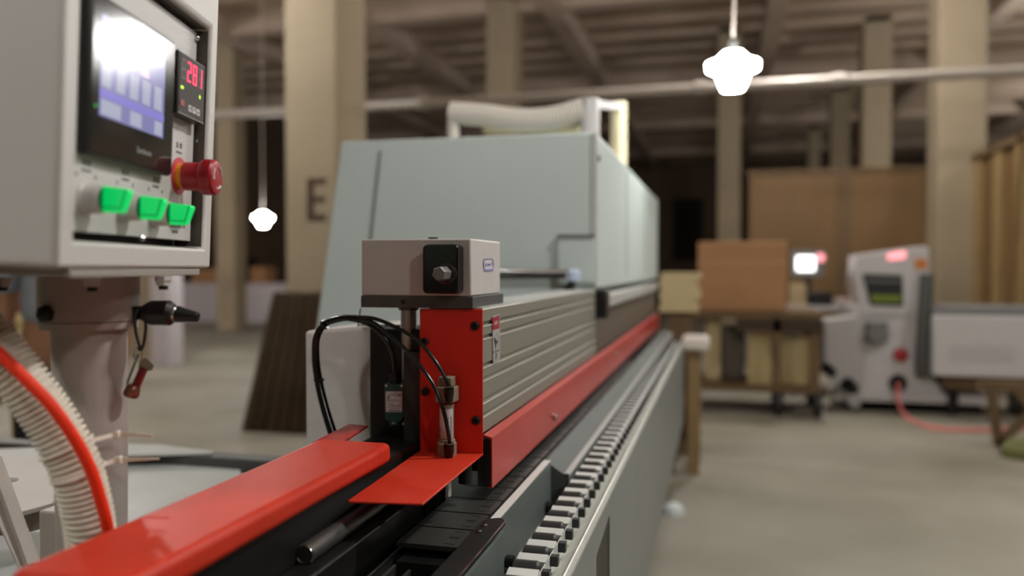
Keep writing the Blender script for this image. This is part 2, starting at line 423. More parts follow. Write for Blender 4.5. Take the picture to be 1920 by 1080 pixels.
# warning label on the beam
def onbeam(x, y, off=.0008): return PX(x, y, TX + off)
L = [onbeam(922.5, 593), onbeam(936.5, 588), onbeam(937, 677), onbeam(924.5, 684)]
lab = part('warning_label', MB().prism(L, (.0006, 0, 0)), mat('grey_label', (158, 156, 152), .5), beam)  # label base in a greyer tone than the other stickers
part('red_field', MB().prism([onbeam(923, 596, .0014), onbeam(935.5, 591.5, .0014), onbeam(936, 615, .0014), onbeam(924, 619, .0014)], (.0003, 0, 0)), STICKR, lab) if False else None
rf = part('red_field', MB().prism([onbeam(922.8, 596, .0015), onbeam(935.8, 591, .0015), onbeam(936, 615, .0015), onbeam(924, 619, .0015)], (.0003, 0, 0)), STICKR, beam)
c = onbeam(930, 606, .002)
text('▲警告', .0062, frame(c, (0, 1, 0), (0, 0, 1)), PRINTW, beam, 'label_title')
hand = [onbeam(x, y, .0016) for x, y in ((926, 632), (931, 638), (933.5, 641), (930.5, 645), (929.5, 654), (928.5, 645), (926.5, 639))]
part('hand_pictogram', MB().prism(hand, (.0003, 0, 0)), PRINTD, beam)
ov = [onbeam(931 + 3.2 * math.cos(a), 642 + 17 * math.sin(a), .0016) for a in [i * math.pi / 9 for i in range(19)]]
part('pictogram_ring', MB().tube(ov, .00022, 6, cap=False), PRINT, beam)
part('label_rule', MB().prism([onbeam(924.3, 660.5, .0016), onbeam(936.5, 655.5, .0016), onbeam(936.5, 656.8, .0016), onbeam(924.3, 661.8, .0016)], (.0003, 0, 0)), PRINTD, beam)
text('小心\n夹手', .0055, frame(onbeam(930.5, 668, .0019), (0, 1, 0), (0, 0, 1)), PRINT, beam, 'label_text')
# lower red guard (L section)
g0, g1 = PY(922, 820, 1.15), PY(922, 915, 1.15)
zgt, zgb = .996, .9185
gx = g0.x
gpts = [(TX + .001, 1.152, zgt + .003), (gx, 1.152, zgt - .001), (gx, 1.152, zgb), (gx - .006, 1.152, zgb), (gx - .006, 1.152, zgb + .002), (gx - .002, 1.152, zgb + .002), (gx - .002, 1.152, zgt - .004), (TX + .001, 1.152, zgt + .0005)]
gd = part('lower_guard', MB().prism(gpts, (0, 3.4, 0)), REDG, M)
q = PX(1038, 782, gx)
part('guard_screw', MB().lathe(q, (1, 0, 0), [(0, .007), (.004, .007), (.007, .004)], 12), STEEL, gd)
part('guard_screw', MB().lathe(V((gx, 2.6, .97)), (1, 0, 0), [(0, .007), (.004, .007), (.007, .004)], 12), STEEL, gd)
for w_y in (612, 637, 690.5, 715.5, 757.5, 783):
    part('groove_highlight', MB().box(TX - .0035, TX + .0011, 1.1525, 2.28, zz(w_y + 1.1), zz(w_y - .2)), mat('lip_highlight', (226, 224, 214), .35, .1), beam)  # bright strips paint the highlights along the groove lips
part('inner_side', MB().box(TX - .05, TX - .004, 1.2, 4.5, .93, zz(812) + .001), BLACKM, M)
part('roller_shield', MB().box(gx - .03, gx - .009, 1.175, 1.2, .915, .985), STEELD, M)

# front red bracket: upright plate + lying flange
x0, x1 = -.4442, -.3438
zf = .9711
up = MB().prism([(x0, 1.15, zf - .001), (x1, 1.15, zf - .001), (x1, 1.15, 1.1885), (x0, 1.15, 1.1885)], (0, -.0028, 0))
fl = MB().prism([(x0, 1.152, zf), (x1, 1.152, zf), (-.3395, .8855, zf), (-.4290, .8725, zf), (-.4315, .8745, zf)], (0, 0, -.003))
rp = part('front_plate', up, REDV, M, bevel=.0008)
part('front_flange', fl, RED, M, bevel=.0012, seg=3)
bolt = mesh(MB().lathe((0, 0, 0), (0, -1, 0), [(0, .0066), (.0035, .0066), (.0045, .0052), (.0045, .003), (.001, .0026)], 20), BLACKM, 'bolt')
for bx_, by_ in ((891, 611), (796, 641), (798, 734), (893, 788)):
    put('bolt', bolt, rp, PY(bx_, by_, 1.1472))

# motor cover on top with its base plate, shaft and adjusting knob
MC0 = 1.141
mx0, mx1 = -.538, -.36
mz0, mz1 = 1.2075, 1.2945
cov = part('motor_cover', MB().box(mx0, mx1, MC0, 1.305, mz0, mz1), CAST, M, bevel=.0025)
part('cover_screw', MB().lathe(PY(812, 447.5, 1.19), UZ, [(-.003, .008), (.002, .008)], 14), BLACKM, cov)
base = part('cover_base_plate', MB().box(mx0 - .0005, mx1 + .003, MC0 - .001, 1.315, 1.1895, mz0), GREYD, M, bevel=.0008)
part('plate_screw', MB().lathe(PY(756, 566, MC0 - .001), (0, -1, 0), [(0, .0038), (.0006, .0038), (.0008, .002)], 14), BLACKM, base)
# black housing with hexagonal spindle
HF = MC0 - .030
hp = [PY(x, y, HF) for x, y in ((792, 459), (858, 459), (858, 551), (792, 551))]
hx0, hx1, hz1, hz0 = hp[0].x, hp[1].x, hp[0].z, hp[2].z
hc = V(((hx0 + hx1) / 2, MC0, (hz0 + hz1) / 2))
rr = rrect(hx1 - hx0, hz1 - hz0, .006)
hs = part('spindle_housing', MB().prism([hc + V((a, -.0005, b_)) for a, b_ in rr], (0, -.0295, 0)), BLACKG, M, bevel=.0024, seg=3)
part('housing_cap', MB().box(hx0 + .007, hx1 - .006, HF + .004, MC0 - .004, hz1 - .0006, hz1 + .0010), STEELD, hs, bevel=.0004)
sp = PY(837, 513, HF)
part('spindle_collar', MB().lathe(sp, (0, -1, 0), [(0, .0165), (.003, .0165), (.005, .013), (.0055, .011)], 28), BLACKP, hs)
part('hex_spindle', MB().lathe(sp + V((0, -.005, 0)), (0, -1, 0), [(0, .0108), (.027, .0108), (.029, .0094)], 6), mat('spindle_steel', (118, 118, 118), .45, .4), hs, bevel=.0005)
# blue emblem on the cover's side
ey = lambda x, y, o=.0004: PX(x, y, mx1 + o)
part('emblem', MB().prism([ey(906, 486), ey(924, 484.5), ey(926, 496), ey(926, 508.5), ey(907, 509), ey(905.6, 497)], (.0004, 0, 0)), STICK, cov)
rim = [(908, 486.3), (922, 485.3), (924.5, 490), (925.3, 497), (924, 506.5), (909, 507.5), (907, 501), (906.3, 494), (908, 486.3)]
part('emblem_ring', MB().tube([ey(x, y, .001) for x, y in rim], .0007, 6), BLUE, cov)
part('emblem_band', MB().prism([ey(909, 504.5, .0009), ey(924, 503.8, .0009), ey(923.6, 507, .0009), ey(909, 507.5, .0009)], (.0003, 0, 0)), LILAC, cov)
part('emblem_mark', MB().prism([ey(x, y, .0009) for x, y in ((908.8, 500), (910.3, 492.5), (912, 500))], (.0003, 0, 0)), BLUE, cov)
part('emblem_mark', MB().prism([ey(x, y, .0009) for x, y in ((913.5, 494), (916, 495.5), (919, 493.5), (919, 499), (916, 497.8), (913.5, 499))], (.0003, 0, 0)), BLUE, cov)
part('emblem_mark', MB().prism([ey(x, y, .0009) for x, y in ((921, 492.5), (923.2, 492.5), (923.2, 495), (922.6, 499.5), (921.9, 499.5), (922.2, 495), (921, 494.4))], (.0003, 0, 0)), BLUE, cov)
# shaft and black slide column behind the red plate
sx_ = PY(766, 590, 1.2).x
part('chrome_shaft', MB().cyl((sx_, 1.2, 1.0), (sx_, 1.2, 1.19), .0128), mat('satin_chrome', (210, 210, 210), .32, .75), M)
part('shaft_collar', MB().cyl((sx_, 1.2, 1.183), (sx_, 1.2, 1.1895), .016), STEELD, M)
sl = part('slide_column', MB().box(PY(698, 700, 1.2).x, PY(788, 700, 1.2).x + .012, 1.19, 1.29, .85, PY(740, 617, 1.19).z), BLACKM, M, bevel=.002)
part('slide_block', MB().box(PY(762, 700, 1.17).x, x0 + .012, 1.158, 1.19, .9, 1.12), mat('dark_green_grey', (38, 44, 42), .5), M, bevel=.001)
part('slide_rod', MB().cyl((x0 - .014, 1.165, .93), (x0 - .014, 1.165, 1.12), .003, seg=12), STEELD, M)
# white motor block to the left
wb0 = PY(572, 700, 1.26).x; wb1 = PY(699, 700, 1.26).x
part('motor_block', MB().prism([(wb0, 1.26, .86), (wb1, 1.26, .86), (wb1, 1.26, PY(697, 611, 1.26).z), (wb0, 1.26, PY(572, 621, 1.26).z)], (0, .17, 0)), CAST, M, bevel=.006, seg=3)
part('cover_strut', MB().cyl(PY(676, 578, 1.25), PY(671, 612, 1.25), .0012, seg=6), BLACKM, M)
part('cover_strut', MB().cyl(PY(671, 609, 1.25), PY(752, 611, 1.25), .0012, seg=6), BLACKM, M)
# limit switch
ls0 = 1.165
ly = lambda x, y, o=0: PY(x, y, ls0 - o)
ls = part('limit_switch', MB().prism([ly(x, y) for x, y in ((720, 719), (731, 717), (733, 721), (749, 721), (751, 718), (757, 720), (757.5, 782), (751, 790), (746, 790), (745, 798), (731, 799), (729, 789), (722, 786))], (0, .024, 0)), LSW, M, bevel=.0008)
pl = MB().prism([ly(x, y, .0006) for x, y in ((723, 734.5), (724, 734), (753, 734), (754, 735), (754, 771), (753, 772.5), (724, 772.5), (723, 771))], (0, .0006, 0))
part('nameplate', pl, STICK, ls)
for y, xa, xb, h in ((737, 732, 745, 1), (740, 729, 747, 1), (743, 740, 744, 1), (749.5, 725, 748, 1), (752, 725, 751, .8), (757, 728, 738, 1), (757, 746, 752, 1), (760, 732, 750, 1.4), (763, 725, 753, .6), (765.5, 731, 748, 1), (769, 729, 751, 2)):
    part('print_line', MB().prism([ly(xa, y, .0009), ly(xb, y, .0009), ly(xb, y + h, .0009), ly(xa, y + h, .0009)], (0, .0002, 0)), PRINT, ls)
part('print_mark', MB().prism([ly(x, y, .0009) for x, y in ((747, 741), (750, 738.5), (752, 741), (750, 743.5))], (0, .0002, 0)), PRINT, ls)
part('print_mark', MB().prism([ly(x, y, .0009) for x, y in ((727, 742), (730, 742), (730, 748), (727, 748))], (0, .0002, 0)), PRINT, ls)
for x, y in ((724.5, 723), (753.5, 723.5), (738, 794)):
    part('screw', MB().lathe(ly(x, y), (0, -1, 0), [(0, .0022), (.0009, .0022), (.0012, .001)], 10), STEEL, ls)
part('cable_gland', MB().cyl(ly(739, 720, -.012), ly(738, 700, -.012), .0075, .006, 16), BLACKP, ls)
# small pneumatic cylinder in front of the red plate
cy_ = 1.128
ax = PY(838, 780, cy_).x
def cz(y): return PY(838, y, cy_).z
cyl = part('pneumatic_cylinder', MB().lathe((ax, cy_, cz(853)), UZ, [(0, .0125), (cz(824) - cz(853), .0125), (cz(822) - cz(853), .0105), (cz(757) - cz(853), .0105)], 28), CYL, M)
part('cylinder_head', MB().box(ax - .0145, ax + .0145, cy_ - .012, cy_ + .016, cz(753), cz(724)), CYL, cyl, bevel=.002)
part('head_boss', MB().box(ax - .0115, ax + .010, cy_ - .008, cy_ + .012, cz(724), cz(706)), CYL, cyl, bevel=.0015)
part('cylinder_foot', MB().lathe((ax, cy_, zf), UZ, [(0, .0145), (cz(830) - zf, .0145), (cz(827) - zf, .0125)], 24), CYL, cyl)
cb = V((ax, cy_, 0))
lab2 = MB()
def arc(r, a0, a1, z0, z1, n=8):
    mb = MB(); vs = []
    for i in range(n + 1):
        a = R(a0 + (a1 - a0) * i / n)
        for z in (z0, z1): vs.append((ax + r * math.sin(a), cy_ - r * math.cos(a), z))
    mb.add(vs, [(2 * i, 2 * i + 2, 2 * i + 3, 2 * i + 1) for i in range(n)]); return mb
part('cylinder_label', arc(.0108, -70, 72, cz(820), cz(765)), STICK, cyl)
for z_, a0, s_ in ((786, 22, 'OC'), (812, -48, 'Ma10x')):
    a = R(a0)
    T = frame((ax + .0112 * math.sin(a), cy_ - .0112 * math.cos(a), cz(z_)), (0, 0, 1), (-math.cos(a), -math.sin(a), 0))
    text(s_, .007, T, PRINTD, cyl, 'label_text')
part('label_line', arc(.0111, 52, 58, cz(818), cz(778), 2), PRINT, cyl)
for yt, yb in ((720, 750), (825, 856)):
    fx = PY(842, yt, cy_ - .016)
    fz0, fz1 = cz(yb), cz(yt)
    part('push_fitting', MB().lathe((fx.x, cy_ - .017, fz0), UZ, [(0, .004), (.002, .0062), (.008, .0066), (.010, .0075), (fz1 - fz0 - .003, .0075), (fz1 - fz0 - .002, .0062), (fz1 - fz0, .0062)], 18), BLACKG, cyl)
    part('fitting_ring', MB().lathe((fx.x, cy_ - .017, fz1 - .0015), UZ, [(0, .0078), (.0012, .0078)], 18), STEEL, cyl)
part('piston_rod', MB().cyl(PY(841, 930, 1.04), V((PY(841, 930, 1.04).x, 1.04, zf - .003)), .0042, seg=6), SILVER, M)
part('rod_nut', MB().lathe(PY(872, 905, 1.12), UZ, [(0, .010), (.03, .010)], 16), BLACKM, M)

# infeed fence: long red folded beam on the left, black bed under it
xr, xl = -.4369, -.5465
zb = 1.01
tb = [(xl, .5069), (xr, .5069), (xr, 1.022), (xl, 1.022)]
fen = part('infeed_fence', MB().box(xl, xr, .507, 1.022, zb - .028, zb), RED, M, bevel=.009, seg=5)
part('fence_extension', MB().prism([(xl, 1.0, zb - .001), (xl + .034, 1.0, zb - .001), PZ(640, 825, zb), PZ(690, 798, zb), PZ(655, 795, zb), (xl, 1.14, zb - .001)], (0, 0, -.003)), REDG, M, bevel=.0006) if False else part('fence_extension', MB().prism([PZ(585, 829, zb - .002), PZ(642, 829, zb - .002), PZ(690, 798, zb - .002), PZ(655, 794.5, zb - .002)], (0, 0, -.003)), REDG, M, bevel=.0006)
part('fence_support', MB().box(xl + .012, xr - .012, .52, 1.2, .845, zb - .028), BLACKM, M)
part('support_step', MB().box(xr - .012, xr + .022, .40, 1.16, .845, .925), BLACKM, M, bevel=.003)
# steel tube with an open end
tp = PZ(571, 1040, .935)
mbt = MB()
d = V((0, 1, 0)); L_ = .42
mbt.lathe(tp, d, [(0, .0085), (.0, .0115), (L_, .0115), (L_, .0085), (.001, .0085)], 28)
part('steel_tube', mbt, STEELD, M)
part('tube_rim', MB().tube([tp + V((math.cos(a) * .0102, -.0005, math.sin(a) * .0102)) for a in [i * math.pi / 16 for i in range(33)]], .0011, 6, cap=False), STEEL, M)
for i, x in enumerate((-.405, -.392, -.372)):
    part('track_rail', MB().box(x, x + .004, .45, 1.15, .845, .885 - .004 * i), STEELD, M, bevel=.0008)
# chain pads
pa = PZ(702, 1051, .90); pb = PZ(833, 1057, .90)
pxl, pxr = pa.x, -.3145
pitch = .0705
pn = .069
ph = .006
padw = .5 * (pxr - pxl)
mbp = MB().box(pxl, pxr, 0, pn - .003, -ph, 0)
padme = mesh(mbp, PAD, 'chain_pad')
rec = MB()
w_ = pxr - pxl
for i in range(1):
    xa = pxl + w_ * .72; xb = pxl + w_ * .88
    for (ya, yb_) in ((.010, .031), (.036, .057)):
        q = [(xa, ya), (xb, ya), (xb, yb_), (xa, yb_)]
        for k in range(4):
            a_, b_ = q[k], q[(k + 1) % 4]
            if a_[0] == b_[0]: rec.box(a_[0] - .0005, a_[0] + .0005, min(a_[1], b_[1]), max(a_[1], b_[1]), -.0005, .0006)
            else: rec.box(min(a_[0], b_[0]), max(a_[0], b_[0]), a_[1] - .0004, a_[1] + .0004, -.0005, .0006)
recme = mesh(rec, BLACKR, 'pad_groove')
NP = 30
for i in range(NP):
    o = put('chain_pad', padme, M, (0, .945 + i * pitch, .90))
    if i < 14: put('pad_grooves', recme, o, (0, .945 + i * pitch, .90))
part('chain', MB().box(pxl + .01, pxr - .006, .92, 4.5, .845, .885), BLACKM, M)
part('pad_carrier', MB().box(pxr - .004, pxr + .004, 1.06, 4.5, .86, .893), BLACKR, M)
EPG = mat('edge_plate_grey', (98, 106, 103), .45, noise=.06, nscale=30, bump=.2, bscale=300)
# black guide bracket at the near end, right of the pads
bk = [PZ(x, y, .905) for x, y in ((800, 1150), (880, 1062), (908, 1030), (937, 988), (941, 979), (936, 971), (924, 967), (914, 970), (905, 980), (870, 1030), (790, 1125))]
bx2 = -.2815
brk = part('guide_bracket', MB().prism([(pxr + .002, .55, .905), (bx2, .55, .905), (bx2, 1.045, .905), (bx2 - .004, 1.055, .905), (bx2 - .012, 1.06, .905), (pxr + .004, 1.05, .905), (pxr + .002, 1.04, .905)], (0, 0, -.006)), mat('matt_black', (14, 14, 14), .6, spec=.25), M, bevel=.001, seg=3)
part('bracket_edge', MB().box(bx2 - .0006, bx2 + .0006, .55, 1.045, .9035, .9052), STEEL, brk)
for y in (.995, 1.02):
    part('screw', MB().lathe((pxr + .011, y, .905), UZ, [(0, .004), (.0016, .004), (.0022, .002)], 12), STEEL, brk)
part('bracket_side', MB().box(bx2 - .004, bx2, .55, 1.04, .83, .893), EPG, M)
# grey edge plate between pads and rollers
part('edge_plate', MB().box(-.3085, -.2955, 1.058, 1.418, .80, .90), mat('edge_plate_grey', (98, 106, 103), .45, noise=.06, nscale=30, bump=.2, bscale=300), M, bevel=.0008)
part('edge_plate_lit_top', MB().box(-.3085, -.2957, 1.06, 1.417, .8998, .9008), SLAT, M)  # lighter cover paints the plate's top as lit
part('side_sheet', MB().box(-.298, -.294, .55, 1.06, .80, .888), MATS['edge_plate_grey'], M)
part('support_rail', MB().prism([(-.312, 1.42, .897), (-.306, 1.42, .899), (-.273, 1.42, .877), (-.262, 1.42, .877), (-.262, 1.42, .80), (-.312, 1.42, .80)], (0, 3.25, 0)), mat('rail_grey', (98, 104, 101), .75, spec=.25, noise=.05, nscale=10), M, bevel=.001)
part('rail_highlight', MB().box(-.272, -.2615, 1.42, 4.67, .872, .8785), GREYL, M, bevel=.001)  # flat lip in lighter grey, painting in the bright reflection along the rail
for x, y, d_ in ((1029, 951, 0), (955, 1053, 0)):
    q = PX(x, y, -.29)
    part('clamp_knob', MB().lathe((-.2955, q.y, q.z), (1, 0, 0), [(0, .008), (.003, .0095), (.012, .0095), (.014, .007)], 18), BLACKP, M)
# dust extraction on top of the hood
def up_pipe(x, y0, t, r, m, top):
    a = PY(x, y0, t)
    return part('extraction_pipe', MB().cyl((a.x, t, zt - .01), (a.x, t, PY(x, top, t).z), r, seg=20), m, M)
up_pipe(850, 240, 2.9, .022, DUCT, 208)
up_pipe(1106, 240, 2.9, .035, MWHITE, 186)
up_pipe(1160, 240, 3.6, .036, DUCTY, 192)
pts = [PY(x, y, 2.9) for x, y in ((846, 212), (905, 216), (965, 224), (1030, 222), (1095, 205))]
L0 = sum((pts[i + 1] - pts[i]).length for i in range(4))
part('extraction_hose', MB().tube(pts, lambda t: .041 + .002 * math.sin(t * 2 * math.pi * 40), 20, n=60), DUCT, M)
part('hose_cradle', MB().prism([PY(905, 246, 2.93), PY(1085, 246, 2.93), PY(1085, 236, 2.93), PY(905, 240, 2.93)], (0, .04, 0)), DUCTY, M)
part('pipe_bracket', MB().bar(PY(1106, 195, 2.9), PY(1160, 200, 3.6), .03, .03), MWHITE, M)

# ---------------------------------------------------------------- roller support along the machine
RC = empty('roller_conveyor', (-.21, 2.4, .6), None, 'narrow roller track with dark rollers between grey brackets beside the machine', 'roller track')
zr = .873
rx0, rx1 = -.2535, -.2165
part('channel', MB().box(-.2945, -.192, .55, 4.25, .805, .815), GREYM, RC)
part('outer_face', MB().prism([(-.1925, .55, .858), (-.1855, .55, .8700), (-.1835, .55, .8695), (-.1815, .55, .862), (-.1815, .55, .775), (-.1925, .55, .775)], (0, 3.70, 0)), RIM, RC)
sk = MB()
for poly in ([(.55, .45), (1.2, .45), (1.2, .812), (1.3516, .83), (1.3516, .86), (.55, .86)], [(1.3516, .45), (4.25, .45), (4.25, .86), (1.3516, .86)]):
    sk.prism([(-.1812, y, z) for y, z in poly], (.0017, 0, 0))
part('outer_skirt', sk, GREYM, RC)
part('slot_shade', MB().box(-.2, -.1813, 1.19, 1.36, .45, .84), BLACKM, RC)  # black block stands in for the darkness of the open gap
part('inner_wall', MB().box(-.2160, -.2145, .55, 4.25, .815, .870), SLAT, RC)
part('lip', MB().prism([(-.2145, .55, .845), (-.193, .55, .860), (-.193, .55, .853), (-.2145, .55, .838)], (0, 3.7, 0)), RIM, RC)
for y in (.6, 2.1, 3.0, 4.1):
    part('arm', MB().box(-.31, -.183, y, y + .05, .775, .835), GREYM, RC)
rp_ = (1.674 - .979) / 13.0
y_first = .979 - 8 * .0538
rollme = mesh(MB().lathe((rx0 + .001, 0, 0), (1, 0, 0), [(0, .010), (.002, .0130), (rx1 - rx0 - .006, .0130), (rx1 - rx0 - .003, .010)], 18), ROLL, 'roller')
capme = mesh(MB().lathe((rx1 - .003, 0, 0), (1, 0, 0), [(0, .0075), (.0015, .0075), (.003, .005)], 12), BLACKP, 'end_cap')
slatme = mesh(MB().prism([(rx0, -.0085, -.001), (rx0, .0085, .003), (rx0, .0085, -.05), (rx0, -.0085, -.05)], (rx1 - rx0 + .002, 0, 0)), SLAT, 'bracket')
nutme = mesh(MB().box(0, .0105, -.0055, .0055, -.0065, .0065), BLACKP, 'axle_nut')
for i in range(68):
    y = y_first + i * .0538
    if y > 4.2: break
    o = put('roller', rollme, RC, (0, y, zr - .0065))
    put('bracket', slatme, RC, (0, y + .0269, zr))
    if i < 40: put('end_cap', capme, o, (0, y, zr - .0065))
    put('axle_nut', nutme, RC, (-.2145, y - .004, zr - .009))

# ---------------------------------------------------------------- parts left of the pedestal: machine side bracket and trays
def quad(name, px, z, th, m, parent=M, bevel=.0008):
    return part(name, MB().prism([PZ(x, y, z) for x, y in px], (0, 0, -th)), m, parent, bevel=bevel)
MS = empty('machine_side_table', (-1.1, 1.0, 0), None, 'pale grey side table and mounting frame of the machine behind the hose', 'table')
quad('table_sheet', ((120, 868), (446, 871), (452, 885), (400, 1085), (-180, 1085), (-150, 990), (60, 975)), .80, .02, GREYL, MS)
quad('rear_strip', ((-120, 846), (82, 838), (150, 831), (300, 833), (400, 846), (395, 848), (-120, 862)), .83, .006, GREYL, MS)
part('shaded_bar', MB().box(PZ(200, 858, .82).x - .9, PZ(570, 858, .82).x, PZ(300, 853, .82).y, PZ(300, 853, .82).y + .05, .79, .823), GREYD, MS, bevel=.003)  # charcoal colour paints the shadow side of this bar
br = MB()
bp_ = [(-90, 862), (99, 853), (101, 938), (99, 943), (38, 960), (-90, 985)]
quad('mount_plate', bp_, .90, .007, POLEM, MS)
part('plate_hole', MB().lathe(PZ(14, 901, .9004), UZ, [(0, .016), (.0005, .016)], 24), GREYD, MS)
q0 = PZ(30, 960, .893); q1 = PZ(99, 943, .893)
part('mount_web', MB().prism([q0 + V((-.2, -.05, 0)), q0, q1, q1 + V((0, 0, -.035)), q0 + V((0, 0, -.035)), q0 + V((-.2, -.05, -.035))], (0, .01, 0)), POLEM, MS)
a0_, a1_ = PD(-10, 862, 1.02), PD(62, 1062, .94)
part('brace', MB().bar(a0_, a1_, .014, .012), POLEM, MS, bevel=.001)
b0_, b1_ = PD(-14, 930, .99), PD(60, 1090, .93)
part('brace', MB().bar(b0_, b1_, .014, .004), POLEM, MS, bevel=.001)
pc = PD(118, 940, 1.12)
part('upright', MB().box(pc.x - .022, pc.x + .03, pc.y - .02, pc.y + .02, .30, .915), POLEM, MS, bevel=.003)
for x, y in ((-1.55, 1.3), (-.95, 1.55), (-1.55, .7)):
    part('leg', MB().box(x - .02, x + .02, y - .02, y + .02, 0, .80), GREYM, MS)

# ================================================================ CONTROL PANEL
ROLL_ = R(2.5)
NV = RGT * math.cos(ROLL_) - UZ * math.sin(ROLL_)
WV = RGT * math.sin(ROLL_) + UZ * math.cos(ROLL_)
def P(u, w, n=-.385): return EYE + FL * u + WV * w + NV * n
ROT = Matrix((NV, FL, WV)).transposed()
TB = ROT.to_4x4(); TB.translation = EYE           # local (n,u,w)
ped = CF(-.468, .885, 0)
CP = empty('control_panel', (ped.x, ped.y, .802), None, 'white control box on a pole with touch screen, red stop button and green switches', 'control panel')
# enclosure: frame with opening, hollow
n1, n0 = -.370, -.60
U0, U1, W0, W1 = .6515, .982, -.0165, .32
o0, o1, p0_, p1_ = .676, .9615, .0070, .2685
enc = MB(TB)
enc.box(n0, n1 - .0, U0, o0, W0, W1); enc.box(n0, n1, o1, U1, W0, W1)
enc.box(n0, n1, o0, o1, W0, p0_); enc.box(n0, n1, o0, o1, p1_, W1)
def hollow():
    mb = MB(TB)
    F = [(U0, W0), (U1, W0), (U1, W1), (U0, W1)]; I = [(o0, p0_), (o1, p0_), (o1, p1_), (o0, p1_)]
    vs = [(n1, u, w) for u, w in F] + [(n1, u, w) for u, w in I] + [(n1 - .045, u, w) for u, w in I] + [(n0, u, w) for u, w in F]
    fs = [(i, (i + 1) % 4, 4 + (i + 1) % 4, 4 + i) for i in range(4)] + [(4 + i, 4 + (i + 1) % 4, 8 + (i + 1) % 4, 8 + i) for i in range(4)]
    fs += [(8, 9, 10, 11)] + [(i, (i + 1) % 4, 12 + (i + 1) % 4, 12 + i) for i in range(4)] + [(12, 13, 14, 15)]
    return mb.add(vs, fs)
E_ = part('enclosure', hollow(), WHITE, CP, bevel=.005, seg=3)
lin_ = MB(TB)
lin_.box(n1 - .044, n1 - .004, o1 - .0008, o1 - .0002, p0_ + .001, p1_ - .001)
lin_.box(n1 - .044, n1 - .004, o0 + .0002, o0 + .0008, p0_ + .001, p1_ - .001)
lin_.box(n1 - .044, n1 - .006, o0 + .001, o1 - .001, p0_ + .0002, p0_ + .0008)
lin_.box(n1 - .044, n1 - .006, o0 + .001, o1 - .001, p1_ - .0008, p1_ - .0002)
part('inner_lining', lin_, BOXDARK, E_)
# door plate that carries the instruments (recessed)
fp = part('instrument_plate', MB(TB).box(-.392, -.385, .690, .9555, .0155, .262), PANEL, CP, bevel=.0006)
part('plate_backing', MB(TB).box(-.41, -.405, .680, .960, .008, .268), GREYD, CP)
scrw = mesh(MB().lathe((0, 0, 0), (1, 0, 0), [(0, .0035), (.003, .0035), (.005, .0015)], 12), STEEL, 'screw')
for x, y in ((263, 447), (362, 461), (368, 265)):
    d_ = ray(x, y); t_ = -.385 / d_.dot(NV); put('screw', scrw, fp, EYE + d_ * t_, ROT)
put('screw', scrw, fp, P(.952, .255), ROT)
# touch screen
sbz = MB(TB)
hu0, hu1, hw0, hw1 = .7005, .873, .0835, .2285
hn = -.3745
sbz.box(-.385, hn, hu0, hu1, hw0, hw1)
ts = part('touch_screen', sbz, METERB, CP, bevel=.003, seg=3)
part('glass_front', MB(TB).box(hn, hn + .0006, hu0 + .003, hu1 - .002, hw0 + .003, hw1 - .003), SCREENB, ts)
def sc_rect(px_, off): # quad on the glass plane
    out = []
    for x, y in px_:
        d_ = ray(x, y); t_ = off / d_.dot(NV); out.append(EYE + d_ * t_)
    return out
S0, S1, T0, T1 = .7165, .8475, .1205, .2105      # lit display, u and w ranges on the glass
def disp(name, u0, u1, w0, w1, m, k=1):
    uu = lambda a: S0 + (S1 - S0) * a; ww = lambda b: T0 + (T1 - T0) * b
    return part(name, MB(TB).box(hn + .0006, hn + .0006 + .0002 * k, uu(u0), uu(u1), ww(w0), ww(w1)), m, ts)
disp('display', 0, 1, 0, 1, SCREEN)
disp('display_band', 0, 1, .19, .27, SCREENV, 2)
for i in range(5): disp('display_key', .02 + i * .2, .15 + i * .2, .3, .56, SCREENK, 2)
for a, b_ in ((.02, .30), (.44, .62), (.84, .97)): disp('display_key', a, b_, .02, .17, SCREENK, 2)
disp('display_title', .05, .95, .80, .95, SCREENK, 2)
disp('display_mark', .58, .72, .60, .68, mat('lcd_pink', (200, 150, 170), .2, emit=(226, 190, 206), es=.5), 2)
part('power_led', MB(TB).box(hn + .0006, hn + .001, .7095, .7115, .1265, .1285), mat('led_green_small', (20, 160, 40), .3, emit=(30, 200, 60), es=1), ts)
text('Samkoon', .0085, frame(P(.806, .1005, hn + .0008), FL, WV), mat('logo_grey', (150, 154, 154), .4), ts, 'maker_logo')
# temperature meter
mu0, mu1, mw0, mw1 = .8875 * .985, .949, .1530, .2215
mu0 = .8745
mn = -.3715
me_ = part('temperature_meter', MB(TB).box(-.385, mn, mu0, mu1, mw0, mw1), METERB, CP, bevel=.001)
part('meter_face', MB(TB).box(mn, mn + .0005, mu0 + .002, mu1 - .002, mw0 + .003, mw1 - .002), METER, me_)
part('face_edge', MB(TB).box(mn, mn + .0009, mu0 + .001, mu1 - .001, mw0 + .0008, mw0 + .0022), STEELD, me_)
SEG = {'8': 'abcdefg', '2': 'abged', '1': 'bc', ' ': ''}
def digit(ch, u0, w0, w=.0105, h=.0225, t=.0022):
    seg = {'a': (0, w, h - t, h), 'g': (0, w, h / 2 - t / 2, h / 2 + t / 2), 'd': (0, w, 0, t), 'f': (0, t, h / 2, h), 'e': (0, t, 0, h / 2), 'b': (w - t, w, h / 2, h), 'c': (w - t, w, 0, h / 2)}
    on, off = MB(TB), MB(TB)
    for k, (a, b_, c_, d_) in seg.items():
        (on if k in SEG[ch] else off).box(mn + .0005, mn + .0008, u0 + a + .0003, u0 + b_ - .0003, w0 + c_ + .0003, w0 + d_ - .0003)
    if on.v: part('digit', on, LEDR, me_, label='lit pink red digit')
    if off.v: part('unlit_segments', off, LEDOFF, me_)
for i, ch in enumerate(' 281'): digit(ch, mu0 + .0075 + i * .0155, mw0 + .0395)
